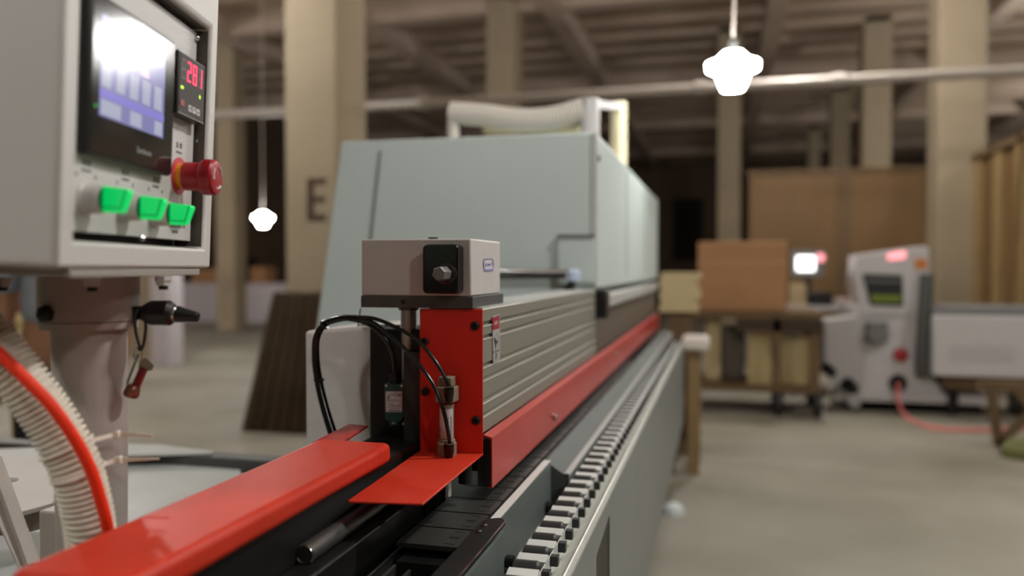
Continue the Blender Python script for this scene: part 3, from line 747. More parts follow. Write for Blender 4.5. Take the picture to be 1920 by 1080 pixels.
part('indicator', MB(TB).box(mn + .0005, mn + .0009, mu0 + .007, mu0 + .013, mw0 + .0285, mw0 + .0315), LEDG, me_)
part('indicator', MB(TB).box(mn + .0005, mn + .0009, mu0 + .058, mu0 + .061, mw0 + .0275, mw0 + .0315), LEDG, me_)
part('set_key', MB(TB).box(mn + .0005, mn + .0012, mu0 + .006, mu0 + .016, mw0 + .0095, mw0 + .0165), mat('red_key', (150, 54, 56), .5), me_)
for i in range(3):
    part('arrow_key', MB(TB).box(mn + .0005, mn + .0012, mu0 + .028 + i * .0115, mu0 + .0365 + i * .0115, mw0 + .0075, mw0 + .0145), PRINTW, me_)
    text('◀▼▲'[i], .005, frame(P(mu0 + .0322 + i * .0115, mw0 + .011, mn + .0014), FL, WV), PRINTD, me_, 'arrow')
# emergency stop
es = part('stop_button', MB(TB).lathe((-.385, .9167, .0887), (1, 0, 0), [(0, .021), (.0012, .021)], 32), ESTOPB, CP)
part('collar', MB(TB).lathe((-.3838, .9167, .0887), (1, 0, 0), [(0, .0145), (.007, .0145)], 28), YELLOW, es)
part('mushroom_head', MB(TB).lathe((-.3768, .9167, .0887), (1, 0, 0), [(0, .0162), (.018, .0165), (.0205, .0195), (.023, .0205), (.033, .0205), (.0355, .0185), (.0362, .015)], 40), ESTOP, es)
for k in range(3):
    ar = [TB @ V((-.3404, .9167 + .0125 * math.cos(a), .0887 + .0125 * math.sin(a))) for a in [R(k * 120 + 10 + j * 9) for j in range(8)]]
    part('turn_arrow', MB().tube(ar, lambda t: .0009 if t < .8 else .0016, 6), PRINTW, es)
# three illuminated selector switches
def selector(u, w, ang):
    s = part('selector_switch', MB(TB).lathe((-.385, u, w), (1, 0, 0), [(0, .0148), (.002, .0148), (.003, .0138), (.015, .0132), (.0168, .0125), (.0168, .0115)], 32), SILVER, CP)
    part('switch_insert', MB(TB).lathe((-.3685, u, w), (1, 0, 0), [(0, .0112), (.0015, .0112)], 28), GREENR, s)
    Tn = TB @ Matrix.Translation((-.3672, u, w)) @ Matrix.Rotation(R(ang), 4, 'X')
    h = MB(Tn)
    a = .0055
    h.prism([(0, -a, -.0118), (0, -a, .0118), (.003, -a, .0112), (.0215, -a, .0098), (.0235, -a, .0075), (.0175, -a, -.0105), (.0155, -a, -.0118)], (0, 2 * a, 0))
    part('green_handle', h, GREEN, s, bevel=.0009, label='glowing green handle')
    h2 = MB(Tn); h2.box(.0005, .0165, -a - .0003, a + .0003, -.0078, -.0070)
    h2.prism([(.0165, -a - .0003, -.0078), (.0172, -a - .0003, -.0078), (.0212, -a - .0003, .0085), (.0204, -a - .0003, .0085)], (0, 2 * a + .0006, 0))
    part('handle_groove', h2, GREENR, s)
for u, w in ((.7192, .0459), (.7914, .0440), (.8590, .0424)): selector(u, w, 0)
# printed wording on the plate
def pr(t, u, w, s=.007, m=PRINT): text(t, s, frame(P(u, w, -.3848), FL, WV), m, fp, 'lettering')
pr('急 停', .915, .1225, .0075); pr('EMSTOP', .915, .1150, .0042)
for u, t1, t2 in ((.7192, '预 热', 'PREHEAT'), (.7914, '输 送', 'CONVEY'), (.8590, '封 边', 'EDGING')):
    pr(t1, u, .0775, .0062); pr(t2, u, .0705, .0042); pr('关', u - .016, .0660, .0048); pr('开', u + .016, .0660, .0048)
pr('机械制造有限公司', .916, .0315, .0056); pr('电话 传真', .912, .0245, .0036)
# mounting flange, collar, pole
pf = [P(u, W0 - .0005, n) for u, n in ((.675, -.372), (.955, -.372), (.955, -.58), (.675, -.58))]
part('mount_flange', MB().prism(pf, WV * -.0075), mat('flange_grey', (150, 145, 138), .5), CP, bevel=.001)
pc0 = V((ped.x, ped.y, 0))
zcol = 1.25 - (600 - 503) / 1500 * .885; 
part('collar', MB().lathe(pc0 + V((0, 0, zcol)), UZ, [(0, .0515), (1.2405 - zcol, .0515)], 40), POLEM, CP)
part('collar_ring', MB().lathe(pc0 + V((0, 0, zcol - .0085)), UZ, [(0, .0490), (.0075, .0500), (.0078, .047)], 40), POLEM, CP)
part('pole', MB().lathe(pc0 + V((0, 0, .802)), UZ, [(0, .034), (zcol - .811, .0385)], 40), POLEM, CP)
for x, y, dd in ((5, 526, .80), (173, 528, .80), (306, 526, .86)):
    q = PD(x, y, dd)
    fb = part('flange_bolt', MB().lathe(V((q.x, q.y, 1.241)), -UZ, [(0, .0095), (.0045, .0095), (.005, .0080), (.0095, .0080)], 6), CAST, CP)
    part('bolt_tip', MB().lathe(V((q.x, q.y, 1.2315)), -UZ, [(0, .0048), (.0045, .0048)], 12), BLACKM, fb)
q = CF(-.468 - .019, .885 - .0485, -(588 - 503) / 1500 * .84)
part('set_screw', MB().lathe(q, (pc0 - q).to_track_quat('Z', 'Y') @ V((0, 0, 0)) + (V((q.x, q.y, 0)) - pc0).normalized(), [(-.004, .0092), (.006, .0092), (.007, .0075)], 6), BLACKM, CP, bevel=.0005)
# black clamping plug with silver ring at the collar's side
pd = .885
hp_ = lambda x, y, d=pd: CF((x - 960) / 1500 * d, d, (503 - y) / 1500 * d)
part('plug_bracket', MB().bar(hp_(245, 585), hp_(278, 587), .014, .014), BLACKM, CP)
pl_ = part('clamp_plug', MB().tube([hp_(x, 587) for x in (266, 283, 285, 290, 318, 325)], lambda t: .0085 + .0055 * (t > .15) - .003 * (t > .95), 22), BLACKP, CP, bevel=.0006)
part('plug_ring', MB().tube([hp_(321, 588), hp_(331, 589)], .0088, 22), STEEL, pl_, bevel=.001)
part('plug_tail', MB().tube([hp_(331, 589), hp_(371, 595)], lambda t: .0095 - .004 * t, 20), BLACKP, pl_, bevel=.0005)

# ---------------------------------------------------------------- keyring
KR = empty('key_ring', hp_(262, 585), None, 'small bunch of keys hanging from a black loop under the control box', 'keys')
kd = .875
k_ = lambda x, y, d=kd: hp_(x, y, d)
part('cord_loop', MB().tube([k_(258, 580), k_(252, 595), k_(253, 620), k_(259, 645), k_(264, 655), k_(269, 640), k_(272, 615), k_(271, 590)], .0016, 10, n=8), BLACKR, KR)
part('cord_knot', MB().lathe(k_(262, 653) - UZ * .003, UZ, [(0, .002), (.003, .0038), (.006, .002)], 12), BLACKR, KR)
ring = [k_(257 + 8 * math.cos(a), 665 + 12 * math.sin(a)) for a in [i * math.pi / 12 for i in range(25)]]
part('split_ring', MB().tube(ring, .0009, 8, cap=False), STEEL, KR)
part('thin_key', MB().prism([k_(259, 665), k_(255, 664), k_(236, 712), k_(234, 724), k_(238, 718)], FL * .0015), STEELD, KR)
tagm = part('plastic_tag', MB().prism([k_(x, y) for x, y in ((260, 676), (270, 670), (277, 676), (286, 686), (282, 695), (268, 697), (257, 690))], FL * .002), mat('smoky_tag', (128, 120, 104), .3), KR, bevel=.0005)
part('key_shank', MB().bar(k_(268, 690), k_(251, 728), .0085, .006), RUBY, KR, bevel=.0015, label='dark red key shank')
part('key_head', MB().lathe(k_(250, 722), k_(241, 746) - k_(250, 722), [(0, .005), (.003, .0075), (.011, .0085), (.0135, .0075)], 18), BRASS, KR)

# ---------------------------------------------------------------- corrugated hose, red tube, ties
hpts = [(-120, 545, .76), (-60, 596, .76), (-12, 648, .765), (40, 712, .77), (90, 780, .78), (120, 830, .785), (144, 882, .79), (158, 932, .795), (168, 985, .80), (172, 1040, .81), (172, 1120, .83)]
hpath = smooth([PD(x, y, d) for x, y, d in hpts], 12)
tot = sum((hpath[i + 1] - hpath[i]).length for i in range(len(hpath) - 1))
NR = int(tot / .0058)
# resample evenly: 6 samples per ridge
def resample(p, n):
    acc = [0]
    for i in range(len(p) - 1): acc.append(acc[-1] + (p[i + 1] - p[i]).length)
    out = []; j = 0
    for k in range(n + 1):
        s = acc[-1] * k / n
        while j < len(p) - 2 and acc[j + 1] < s: j += 1
        t = (s - acc[j]) / max(1e-9, acc[j + 1] - acc[j]); out.append(p[j].lerp(p[j + 1], min(1, t)))
    return out
hp2 = resample(hpath, NR * 6)
def hr(t):
    ph_ = (t * NR) % 1.0
    return (.0236, .0240, .0240, .0236, .0200, .0200)[int(round(ph_ * 6)) % 6]
part('corrugated_hose', MB().tube(hp2, hr, 32), HOSEM, None, label='cream white corrugated hose curving down in front of the control box pole', cat='hose')
tub = [(-110, 560, .72), (-50, 615, .725), (0, 664, .73), (60, 722, .735), (100, 765, .74), (140, 822, .75), (170, 880, .76), (188, 935, .768), (201, 985, .775), (206, 1040, .79), (206, 1110, .81)]
part('red_tube', MB().tube([PD(*a) for a in tub], .0056, 14, n=8), REDT, None, label='bright orange red tube lying along the corrugated hose', cat='tube')
def tie(hx, hy, kx, ky, tx, ty, label):
    e = empty('cable_tie', PD(kx, ky, .85), None, label, 'cable tie')
    c_ = PD(hx, hy, .787)
    i = min(range(len(hp2)), key=lambda j: (hp2[j] - c_).length); c_ = hp2[i]
    tan = (hp2[min(i + 3, len(hp2) - 1)] - hp2[i - 3]).normalized(); b_ = tan.orthogonal().normalized(); d_ = tan.cross(b_)
    ringp = [c_ + (b_ * math.cos(a) + d_ * math.sin(a)) * .0246 for a in [j * math.pi / 16 for j in range(33)]]
    part('loop', MB().tube(ringp, .0016, 6, cap=False), TIE, e)
    s0 = c_ + (PD(kx, ky, .83) - c_).normalized() * .022
    part('strap', MB().bar(s0, PD(kx, ky, .845), .0012, .0048), TIE, e, bevel=.0003)
    part('head', MB().bar(PD(kx - 6, ky + 2, .842), PD(kx + 7, ky - 1, .842), .007, .0075), TIE, e, bevel=.0008)
    mbt_ = MB(); A, B = PD(kx + 5, ky - 4, .842), PD(kx + 5, ky + 5, .842); C_, D_ = PD(tx, ty + 2, .835), PD(tx, ty - 2, .835)
    part('tail', MB().prism([A, B, C_, D_], FL * .0012), TIE, e)
    st = [(103, ky + 8), (150, ky + 16), (200, ky + 12), (218, ky + 1)]
    return e
tie(125, 838, 218, 814, 285, 817, 'upper white nylon cable tie joining hose to pole')
tie(146, 886, 222, 862, 298, 860, 'lower white nylon cable tie joining hose to pole')

# ---------------------------------------------------------------- black cables
CB = empty('black_cables', PY(622, 812, 1.2), None, 'looping bundle of black cables rising behind the red beam to the small cylinder', 'cables')
bun = [(632, 840, 1.16), (622, 808, 1.165), (609, 765, 1.17), (598, 718, 1.175), (592, 672, 1.175), (594, 632, 1.172), (610, 607, 1.17), (640, 597, 1.16), (668, 596, 1.155)]
def w(t): return .0080 - .0030 * t
part('sleeved_bundle', MB().tube([PY(x, y, t) for x, y, t in bun], w, 14, n=10), CABLE, CB)
for x, y, t, a in ((598, 712, 1.175, (0, 0, 1)), (608, 609, 1.17, (1, 0, .7))):
    part('bundle_tie', MB().lathe(PY(x, y, t), a, [(-.002, .0084), (.002, .0084)], 14), BLACKP, CB)
ca = [(655, 594, 1.155), (700, 597, 1.15), (745, 615, 1.14), (785, 640, 1.125), (812, 672, 1.115), (832, 703, 1.112), (842, 728, 1.112)]
cb_ = [(655, 599, 1.155), (695, 603, 1.15), (730, 628, 1.135), (765, 660, 1.12), (795, 695, 1.11), (818, 732, 1.104), (833, 775, 1.102), (841, 815, 1.108), (843.5, 830, 1.111)]
cc = [(655, 597, 1.16), (690, 607, 1.16), (720, 632, 1.16), (736, 662, 1.165), (740, 690, 1.175), (738, 705, 1.177)]
for l_, r_ in ((ca, .0030), (cb_, .0030), (cc, .0040)):
    part('cable', MB().tube([PY(x, y, t) for x, y, t in l_], r_, 12, n=10), CABLE, CB)

# ================================================================ BACKGROUND, RIGHT
def cbox(x0, x1, y0, y1, d, dd):
    """a box standing square to the machine: front edge pixels at depth d, dd metres deep"""
    a, b_ = PD(x0, y1, d), PD(x1, y0, d)
    yy = (a.y + b_.y) / 2
    a, b_ = PY(x0, y1, yy), PY(x1, y0, yy)
    return (a.x, b_.x, yy, yy + dd, a.z, b_.z)
# carton cart
ct = cbox(1268, 1542, 586, 600, 6.8, .75)
tz = ct[5]
cart = empty('wooden_cart', ((ct[0] + ct[1]) / 2, ct[2], 0), None, 'low wooden trolley on black castors carrying a large carton', 'trolley')
part('top_board', MB().box(ct[0], ct[1], ct[2], ct[3], tz - .06, tz), WOOD, cart)
for x in (ct[0] + .05, ct[1] - .05):
    for y in (ct[2] + .04, ct[3] - .04):
        part('leg', MB().box(x - .035, x + .035, y - .035, y + .035, .24, tz - .06), WOOD, cart)
part('shelf_board', MB().box(ct[0], ct[1], ct[2], ct[3], .20, .25), WOOD, cart)
part('apron', MB().box(ct[0] + .5, ct[1], ct[2] - .01, ct[2] + .02, tz - .17, tz - .06), mat('dark_timber', (60, 44, 28), .7), cart)
part('post', MB().box(PY(1450, 600, ct[2]).x, PY(1464, 600, ct[2]).x, ct[2] - .01, ct[2] + .05, .25, tz - .06), WOOD, cart)
for x in (PY(1300, 700, ct[2]).x, PY(1462, 700, ct[2]).x, PY(1535, 700, ct[2]).x):
    for y in (ct[2] + .06, ct[3] - .08):
        w_e = part('castor_wheel', MB().cyl((x - .025, y, .115), (x + .025, y, .115), .115, seg=24), BLACKR, cart)
        part('castor_fork', MB().box(x - .04, x + .04, y - .03, y + .03, .13, .20), BLACKM, cart)
cx = cbox(1308, 1476, 452, 586, 6.85, .55)
car = part('carton', MB().box(cx[0], cx[1], cx[2], cx[3], tz, cx[5]), CARD, None, bevel=.01, label='large brown carton standing on the wooden trolley', cat='carton')
part('packing_tape', MB().box(cx[0] - .001, cx[1] + .001, cx[2] - .002, cx[2], (tz + cx[5]) / 2 + .12, (tz + cx[5]) / 2 + .125), CARD2, car)
for x0, x1, y0, y1, lb in ((1462, 1524, 632, 722, 'pale plywood panel standing on the trolley shelf at the right'), (1402, 1448, 630, 722, 'pale plywood panel standing on the trolley shelf in the middle')):
    q = cbox(x0, x1, y0, y1, 6.9, .04)
    part('plywood_offcut', MB().box(q[0], q[1], q[2], q[3], .25, q[5]), PLYL, None, label=lb, cat='panel')
q = cbox(1322, 1352, 596, 640, 6.95, .2)
part('cream_bundle', MB().box(q[0], q[1], q[2] + .1, q[3] + .1, .25, q[5]), CARD2, None, bevel=.03, label='cream bundle on the trolley shelf near its left leg', cat='bundle')
q = cbox(1352, 1398, 615, 720, 6.95, .3)
part('grey_bundle', MB().box(q[0], q[1], q[2] + .1, q[3] + .1, .25, q[5]), mat('grey_sack', (100, 92, 84), .8), None, bevel=.04, label='grey bundle on the trolley shelf beside the cream one', cat='bundle')
# cream board stack at the machine's far end
q = cbox(1236, 1312, 512, 585, 5.3, .5)
bs = empty('board_pile', ((q[0] + q[1]) / 2, q[2], 0), None, 'pile of pale cream boards on a stand at the far end of the machine', 'boards')
for i in range(6):
    z = q[4] + (q[5] - q[4]) * i / 6
    part('board', MB().box(q[0] + .01 * (i % 2), q[1] - .012 * ((i + 1) % 3), q[2], q[3], z + .002, z + (q[5] - q[4]) / 6), CARD2, bs)
part('stand', MB().box(q[0] + .05, q[1] - .05, q[2] + .05, q[3] - .05, 0, q[4]), WOOD, bs)
# wooden trestle near the roller track
q = cbox(1246, 1312, 668, 890, 4.85, .3)
ws = empty('wooden_trestle', ((q[0] + q[1]) / 2, q[2], 0), None, 'rough wooden trestle standing at the end of the roller track', 'trestle')
for x in (q[0] + .02, q[1] - .04):
    for y in (q[2], q[3]):
        part('leg', MB().box(x - .03, x + .04, y, y + .05, 0, q[5]), mat('tan_post', (140, 116, 78), .7) if x > q[0] + .1 else WOOD, ws)
part('rail', MB().box(q[0], q[1], q[2] + .02, q[2] + .05, .12, .2), WOOD, ws)
part('rail', MB().box(q[0], q[1], q[2] + .02, q[2] + .05, .4, .5), WOOD, ws)
part('top_board', MB().box(q[0], q[1], q[2] - .02, q[3] + .05, q[5], q[5] + .03), WOOD, ws)
q2 = cbox(1278, 1330, 640, 668, 4.8, .2)
part('white_parcel', MB().box(q2[0], q2[1], q[2], q[2] + .2, q[5] + .03, q[5] + .03 + .085), mat('white_wrap', (222, 214, 204), .6), None, bevel=.02, label='small white parcel lying on the wooden trestle', cat='parcel')
# clear plastic scrap on the floor
q = PZ(1262, 962, 0)
part('plastic_scrap', MB().lathe((q.x, q.y, 0), UZ, [(0, .06), (.03, .055), (.05, .03), (.055, .01)], 9), PLAST, None, label='small crumpled scrap of clear plastic on the floor by the machine', cat='scrap')

# white drilling machine
mdist = 7.0
yy = PD(1670, 765, mdist).y
m_ = lambda x, y, o=0: PY(x, y, yy + o)
wm = empty('white_machine', V((m_(1670, 765).x, yy, 0)), None, 'white machine with open slanted head, red knob and flared base beside the long cabinet', 'machine')
part('column_body', MB().prism([m_(x, y) for x, y in ((1610, 590), (1745, 590), (1748, 705), (1785, 752), (1790, 768), (1612, 768))], (0, .5, 0)), MWHITE, wm, bevel=.01)
head = part('head_arch', MB().prism([m_(x, y, -.02) for x, y in ((1606, 478), (1736, 461), (1742, 466), (1747, 592), (1598, 592), (1598, 572), (1612, 572), (1602, 540))], (0, .45, 0)), MWHITE, wm, bevel=.01)
part('tool_bay', MB().prism([m_(x, y, -.03) for x, y in ((1617, 513), (1692, 516), (1694, 574), (1632, 572))], (0, .02, 0)), mat('bay_black', (30, 32, 32), .6), head)
part('tool_rack', MB().prism([m_(x, y, -.035) for x, y in ((1632, 552), (1690, 554), (1690, 566), (1636, 566))], (0, .01, 0)), mat('tool_green', (120, 140, 40), .6), head)
part('tool_bar', MB().prism([m_(x, y, -.035) for x, y in ((1622, 524), (1690, 526), (1690, 530), (1624, 528))], (0, .01, 0)), MGREY, head)
part('indicator_lamp', MB().prism([m_(x, y, -.03) for x, y in ((1664, 476), (1698, 470), (1698, 484), (1666, 488))], (0, .02, 0)), GLOWP, head)
part('sticker', MB().prism([m_(x, y, -.03) for x, y in ((1716, 486), (1738, 486), (1738, 504), (1716, 504))], (0, .02, 0)), ORANGE, head)
part('motor', MB().cyl(m_(1640, 622), m_(1640, 622) + V((0, -.16, 0)), .085, seg=20), MGREY, wm)
part('motor_bracket', MB().box(m_(1622, 620).x, m_(1660, 620).x, yy - .08, yy, m_(1640, 640).z, m_(1640, 605).z), BLACKM, wm)
part('red_knob', MB().lathe(m_(1688, 665), (0, -1, 0), [(0, .06), (.03, .06), (.04, .04)], 20), mat('machine_red', (170, 40, 44), .4), wm)
part('black_port', MB().lathe(m_(1683, 718), (0, -1, 0), [(0, .075), (.02, .075), (.02, .06)], 24), BLACKM, wm)
part('drag_chain', MB().tube([m_(1738, 515, -.05), m_(1734, 600, -.08), m_(1730, 660, -.08), m_(1730, 705, -.06)], .055, 12, n=6), mat('chain_grey', (84, 86, 84), .6), wm)
part('lower_flap', MB().prism([m_(x, y, -.1) for x, y in ((1545, 600), (1612, 592), (1622, 700), (1612, 765), (1596, 765), (1545, 690))], (0, .3, 0)), mat('flap_grey', (186, 184, 182), .5), wm, bevel=.01)
part('hose_clamp', MB().cyl(m_(1548, 690, -.16), m_(1562, 700, -.05), .05, seg=14), BLACKM, wm)
part('hose_clamp', MB().cyl(m_(1588, 720, -.16), m_(1600, 730, -.05), .06, seg=14), BLACKM, wm)
part('base_foot', MB().box(m_(1566, 768).x, m_(1850, 768).x, yy - .05, yy + .5, .09, .17), MWHITE, wm)
part('base_rail', MB().box(m_(1600, 768).x, m_(1840, 768).x, yy, yy + .45, 0, .09), BLACKM, wm)  # black rail between the white foot and the floor
t_ = cbox(1480, 1606, 574, 583, 7.75, .6)
wt = empty('white_worktable', ((t_[0] + t_[1]) / 2, t_[2], 0), None, 'white topped table between the trolley and the white machine', 'table')
part('table_top', MB().box(t_[0], t_[1], t_[2], t_[3], t_[5] - .05, t_[5]), MWHITE, wt)
for x in (t_[0] + .04, t_[1] - .04):
    for y in (t_[2] + .04, t_[3] - .04): part('leg', MB().box(x - .03, x + .03, y - .03, y + .03, 0, t_[5] - .05), MGREY, wt)
q = cbox(1482, 1512, 532, 560, 7.82, .15)
part('cream_box', MB().box(q[0], q[1], q[2], q[3], t_[5], q[5]), CARD2, None, label='small cream box at the left end of the white topped table', cat='box')
q = cbox(1516, 1562, 548, 570, 7.82, .15)
part('dark_toolbox', MB().box(q[0], q[1], q[2], q[3], t_[5], q[5]), BLACKM, None, bevel=.01, label='low dark toolbox on the white topped table under the bright monitor', cat='toolbox')
q = cbox(1566, 1600, 560, 572, 7.82, .25)
part('pink_grey_tray', MB().box(q[0], q[1], q[2], q[3], t_[5], q[5]), mat('tray_pink_grey', (176, 160, 156), .5), None, bevel=.01, label='flat pinkish grey tray on the white topped table beside the machine', cat='tray')
# monitor
q = cbox(1484, 1546, 468, 520, 8.14, .06)
mo = empty('monitor', ((q[0] + q[1]) / 2, q[2], 0), None, 'small grey monitor with a glaring white screen', 'monitor')
part('housing', MB().box(*q), MGREY, mo, bevel=.01)
s_ = cbox(1493, 1528, 480, 508, 8.125, .003)
part('screen', MB().box(*s_), GLOW, mo)
s_ = cbox(1531, 1545, 476, 490, 8.125, .003)
part('indicator_lamp', MB().lathe(V(((s_[0] + s_[1]) / 2, q[2], (s_[4] + s_[5]) / 2)), (0, -1, 0), [(0, .045), (.012, .04)], 16), GLOWP, mo)
part('stand', MB().box((q[0] + q[1]) / 2 - .03, (q[0] + q[1]) / 2 + .03, q[2] + .01, q[2] + .05, t_[5] + .02, q[4] + .02), BLACKM, mo)
part('foot', MB().box(q[0] + .05, q[1] - .05, q[2] - .02, q[2] + .12, t_[5], t_[5] + .02), BLACKM, mo)
# long white cabinet on the right
yc = PD(1840, 650, 6.6).y
c_ = lambda x, y, o=0: PY(x, y, yc + o)
lc = empty('long_cabinet', V((c_(1900, 700).x, yc, 0)), None, 'long white machine cabinet with grey top reaching out of the right edge', 'cabinet')
cb0 = c_(1752, 592); cb1 = c_(2120, 706)
part('body', MB().box(cb0.x, cb1.x, yc, yc + .7, c_(1800, 706).z, c_(1800, 592).z), MWHITE, lc, bevel=.01)
part('top_tray', MB().box(cb0.x, cb1.x, yc + .05, yc + .72, c_(1800, 592).z, c_(1800, 574).z - .01), MGREY, lc, bevel=.01)
for i in range(9):
    for j in range(4):
        a_ = c_(1782 + i * 13.5, 652 + j * 8)
        part('vent_slot', MB().box(a_.x, a_.x + .042, yc - .004, yc, a_.z - .009, a_.z), mat('slot_grey', (168, 168, 168), .6), lc)
part('under_frame', MB().box(cb0.x + .1, cb1.x, yc + .1, yc + .6, c_(1800, 706).z - .12, c_(1800, 706).z), WOOD, lc)
for x in (cb0.x + .15, cb1.x - .3, (cb0.x + cb1.x) / 2):
    part('leg', MB().box(x, x + .08, yc + .15, yc + .5, 0, c_(1800, 706).z - .1), BLACKM, lc)
# trestle at right edge
yt = PD(1890, 850, 5.5).y
r_ = lambda x, y, o=0: PY(x, y, yt + o)
tr = empty('timber_trestle', V((r_(1900, 850).x, yt, 0)), None, 'dark timber trestle cut off by the right edge of the picture', 'trestle')
part('beam', MB().prism([r_(1838, 716), r_(2050, 724), r_(2050, 742), r_(1838, 732)], (0, .1, 0)), WOOD, tr)
for a_, b_ in (((1858, 728), (1872, 845)), ((1905, 730), (1990, 900)), ((1975, 735), (1868, 838))):
    A, B = r_(*a_), r_(*b_); B.z = max(B.z, .03)
    part('leg', MB().bar(A, B, .06, .05, side=(0, 1, 0)), WOOD, tr)
part('green_sack', MB().lathe(V((r_(1890, 830).x, yt - .22, 0)), UZ, [(0, .10), (.06, .11), (.12, .06)], 14), mat('olive_rag', (110, 112, 70), .9), None, label='olive rag on the floor under the timber trestle', cat='rag')
# pink hose on the floor
pk = [PZ(1672, 735, .35)] if False else []
hb = PZ(1700, 782, .012)
pts = [m_(1684, 718, -.06), m_(1684, 750, -.12), V((hb.x, hb.y, .012)), PZ(1740, 800, .012), PZ(1790, 806, .012), PZ(1862, 806, .012), PZ(1960, 800, .012)]
part('pink_hose', MB().tube(pts, .016, 10, n=8), PINK, None, label='pink air hose snaking over the floor from the white machine', cat='hose')

# ================================================================ BACKGROUND, LEFT
# leaning boards by the lettered column
lb = empty('leaning_boards', V((PZ(520, 806, 0).x, PZ(520, 806, 0).y, 0)), None, 'dark brown boards leaning against the lettered column', 'boards')
yb = PZ(500, 806, 0).y - .1
for i in range(7):
    xa = PY(452 + i * 22, 806, yb).x; xb = PY(512 + i * 16, 560, yb).x
    zt_ = PY(512, 548 + 3 * (i % 3), yb).z
    part('board', MB().prism([(xa, yb, 0), (xa + .082, yb, 0), (xb + .060, yb, zt_), (xb, yb, zt_)], (0, .30, 0)), mat('dark_board', (84, 68, 50), .75, noise=.15, nscale=5), lb)
# far white stack with cartons
q = cbox(322, 535, 532, 602, 18.5, 1.2)
fs = part('white_board_stack', MB().box(q[0], q[1], q[2], q[3], 0, q[5]), mat('lilac_white', (200, 192, 196), .6), None, bevel=.02, label='long low stack of whitish boards on the floor far behind', cat='boards')
for x0, x1, y0, m__, nm, lb_, ct_ in ((420, 450, 484, BLACKM, 'dark_appliance', 'dark upright box on the far white stack', 'appliance'), (350, 396, 504, CARD, 'carton', 'orange brown carton at the left on the far white stack', 'carton'), (459, 488, 500, CARD, 'carton', 'orange brown carton on the far white stack right of the dark box', 'carton')):
    p_ = cbox(x0, x1, y0, 532, 18.7, .5)
    part(nm, MB().box(p_[0], p_[1], p_[2] + .2, p_[3] + .2, q[5], p_[5]), m__, None, bevel=.01, label=lb_, cat=ct_)
q = cbox(283, 313, 470, 650, 10.2, .3)
part('white_locker', MB().box(q[0], q[1], q[2], q[3], 0, q[5]), mat('lilac_locker', (196, 188, 194), .5), None, bevel=.01, label='narrow lilac white locker beside the slim beige column', cat='locker')
# red cabinet on a cream table, far left
q = cbox(-160, 30, 420, 583, 4.6, .4)
part('red_cabinet', MB().box(q[0], q[1], q[2], q[3], q[4], q[5]), mat('dull_red_cabinet', (128, 44, 40), .5), None, bevel=.01, label='dull red cabinet on a cream table at the left edge', cat='cabinet')
tb_ = empty('cream_table', V(((q[0] + q[1]) / 2, q[2], 0)), None, 'cream table under the red cabinet at the left edge', 'table')
part('table_top', MB().box(q[0], q[1] + .02, q[2] - .06, q[3], q[4] - .06, q[4]), PLYL, tb_)
for x in (q[0] + .05, q[1] - .03):
    for y in (q[2], q[3] - .05): part('leg', MB().box(x - .025, x + .025, y, y + .05, 0, q[4] - .06), PLYL, tb_)

# ---------------------------------------------------------------- worker behind the control box
def skin(name, verts, edges, radii, m, parent, sub=2, root=0):
    me = bpy.data.meshes.new(name); inv = WM[parent.name].inverted()
    me.from_pydata([tuple(inv @ V(v)) for v in verts], edges, [])
    me.materials.append(m)
    o = bpy.data.objects.new(name, me); col.objects.link(o); o.parent = parent; WM[o.name] = WM[parent.name]
    s = o.modifiers.new('skin', 'SKIN'); s.use_smooth_shade = True
    for i, r in enumerate(radii):
        d = me.skin_vertices[0].data[i]; d.radius = r if isinstance(r, tuple) else (r, r); d.use_root = (i == root)
    b = o.modifiers.new('sub', 'SUBSURF'); b.levels = sub; b.render_levels = sub
    return o
pbase = CF(-1.80, 3.2, -1.25)
PE = empty('person', pbase, CAMROT, 'person in a loose blue grey shirt and black trousers standing behind the control box', 'person')
def W(a, b_, z): return pbase + RGT * a + FL * b_ + UZ * z
H = 1.70
bv = [W(0, 0, .95), W(0, 0, 1.12), W(0, -.01, 1.30), W(0, -.01, 1.41), W(0, 0, 1.47), W(0, .01, 1.55), W(0, .02, 1.64)]
be = [(i, i + 1) for i in range(6)]; brr = [(.15, .11), (.13, .10), (.16, .11), (.14, .09), (.052, .055), (.068, .082), (.058, .07)]
def chain(start, pts):
    k = start
    for p, r in pts:
        bv.append(p); brr.append(r); be.append((k, len(bv) - 1)); k = len(bv) - 1
    return k
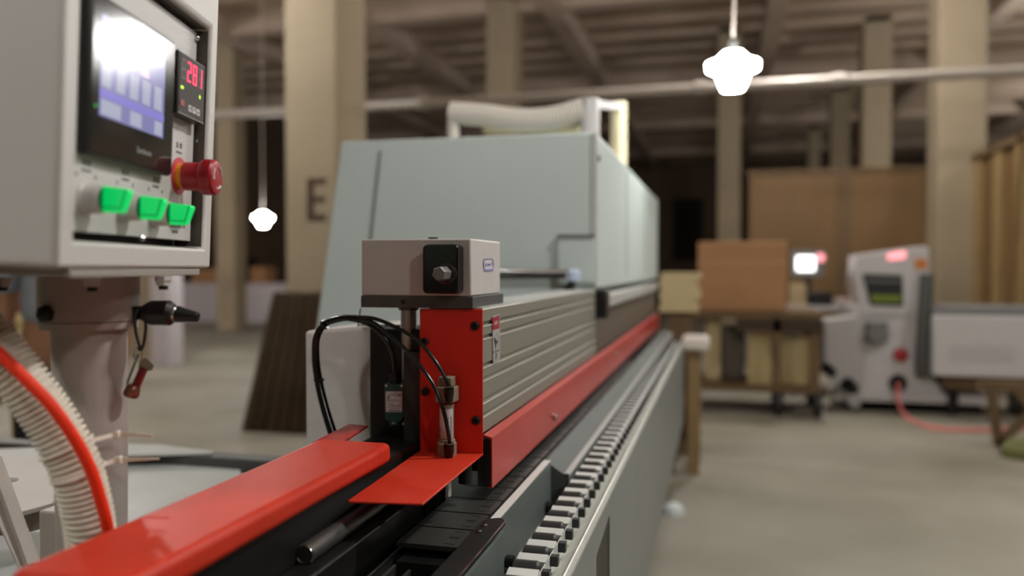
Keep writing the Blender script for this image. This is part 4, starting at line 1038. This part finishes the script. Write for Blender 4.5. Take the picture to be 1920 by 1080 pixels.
for s in (-1, 1):
    wr = chain(3, [(W(.19 * s, 0, 1.39), .055), (W(.235 * s, .02, 1.10), .042), (W(.245 * s, -.03, .86), .026), (W(.245 * s, -.04, .80), (.036, .018))])
    for k in range(4):
        dx = (k - 1.5) * .018
        chain(wr, [(W(.245 * s, -.045 + dx, .765), .009), (W(.24 * s, -.05 + dx, .735 - .004 * (1.5 - abs(k - 1.5))), .0085), (W(.23 * s, -.052 + dx, .71 - .006 * (1.5 - abs(k - 1.5))), .007)])
    chain(wr, [(W(.235 * s, -.082, .785), .010), (W(.225 * s, -.095, .758), .0085)])
    chain(0, [(W(.09 * s, 0, .86), .088), (W(.10 * s, -.01, .48), .056), (W(.11 * s, .02, .10), .040), (W(.115 * s, -.02, .045), .042), (W(.12 * s, -.14, .035), .036)])
skin('body', bv, be, brr, SKIN, PE)
# shirt
sv = [W(0, 0, .99), W(0, 0, 1.14), W(0, -.01, 1.30), W(0, -.01, 1.425)]; sr = [(.18, .135), (.165, .125), (.18, .13), (.13, .095)]
se = [(0, 1), (1, 2), (2, 3)]
for s in (-1, 1):
    sv += [W(.20 * s, 0, 1.385), W(.238 * s, .015, 1.13)]; sr += [.078, .066]
    n_ = len(sv); se += [(3, n_ - 2), (n_ - 2, n_ - 1)]
skin('shirt', sv, se, sr, SHIRT, PE)
tv = [W(0, 0, .98)]; tr_ = [(.165, .125)]; te = []
for s in (-1, 1):
    tv += [W(.095 * s, 0, .84), W(.105 * s, -.01, .48), W(.11 * s, .01, .10)]; tr_ += [.108, .082, .068]
    n_ = len(tv); te += [(0, n_ - 3), (n_ - 3, n_ - 2), (n_ - 2, n_ - 1)]
skin('trousers', tv, te, tr_, TROUS, PE)
skin('hair', [W(0, .03, 1.60), W(0, .035, 1.66), W(0, .02, 1.705)], [(0, 1), (1, 2)], [(.074, .082), (.076, .088), (.055, .065)], HAIR, PE)
face = MB()
for s in (-1, 1):
    face2 = MB().lathe(W(.028 * s, -.066, 1.585), -FL, [(0, .010), (.005, .008), (.008, .003)], 12)
    part('eye', face2, PRINTW, PE)
    part('ear', MB().lathe(W(.070 * s, .01, 1.575), RGT * s, [(0, .022), (.008, .024), (.012, .012)], 12), SKIN, PE)
    part('shoe', MB().prism([W(.12 * s + a, b_, 0) for a, b_ in ((-.045, .07), (.045, .07), (.05, -.10), (.03, -.19), (-.03, -.19), (-.05, -.10))], (0, 0, .075)), BLACKP, PE, bevel=.02, seg=3)
part('nose', MB().prism([W(-.012, -.07, 1.555), W(.012, -.07, 1.555), W(.006, -.066, 1.59), W(-.006, -.066, 1.59)], -FL * .022), SKIN, PE, bevel=.004)
part('mouth', MB().obox(W(0, -.074, 1.53), (.04, .008, .008), CAMROT), mat('lips', (130, 78, 66), .5), PE, bevel=.002)
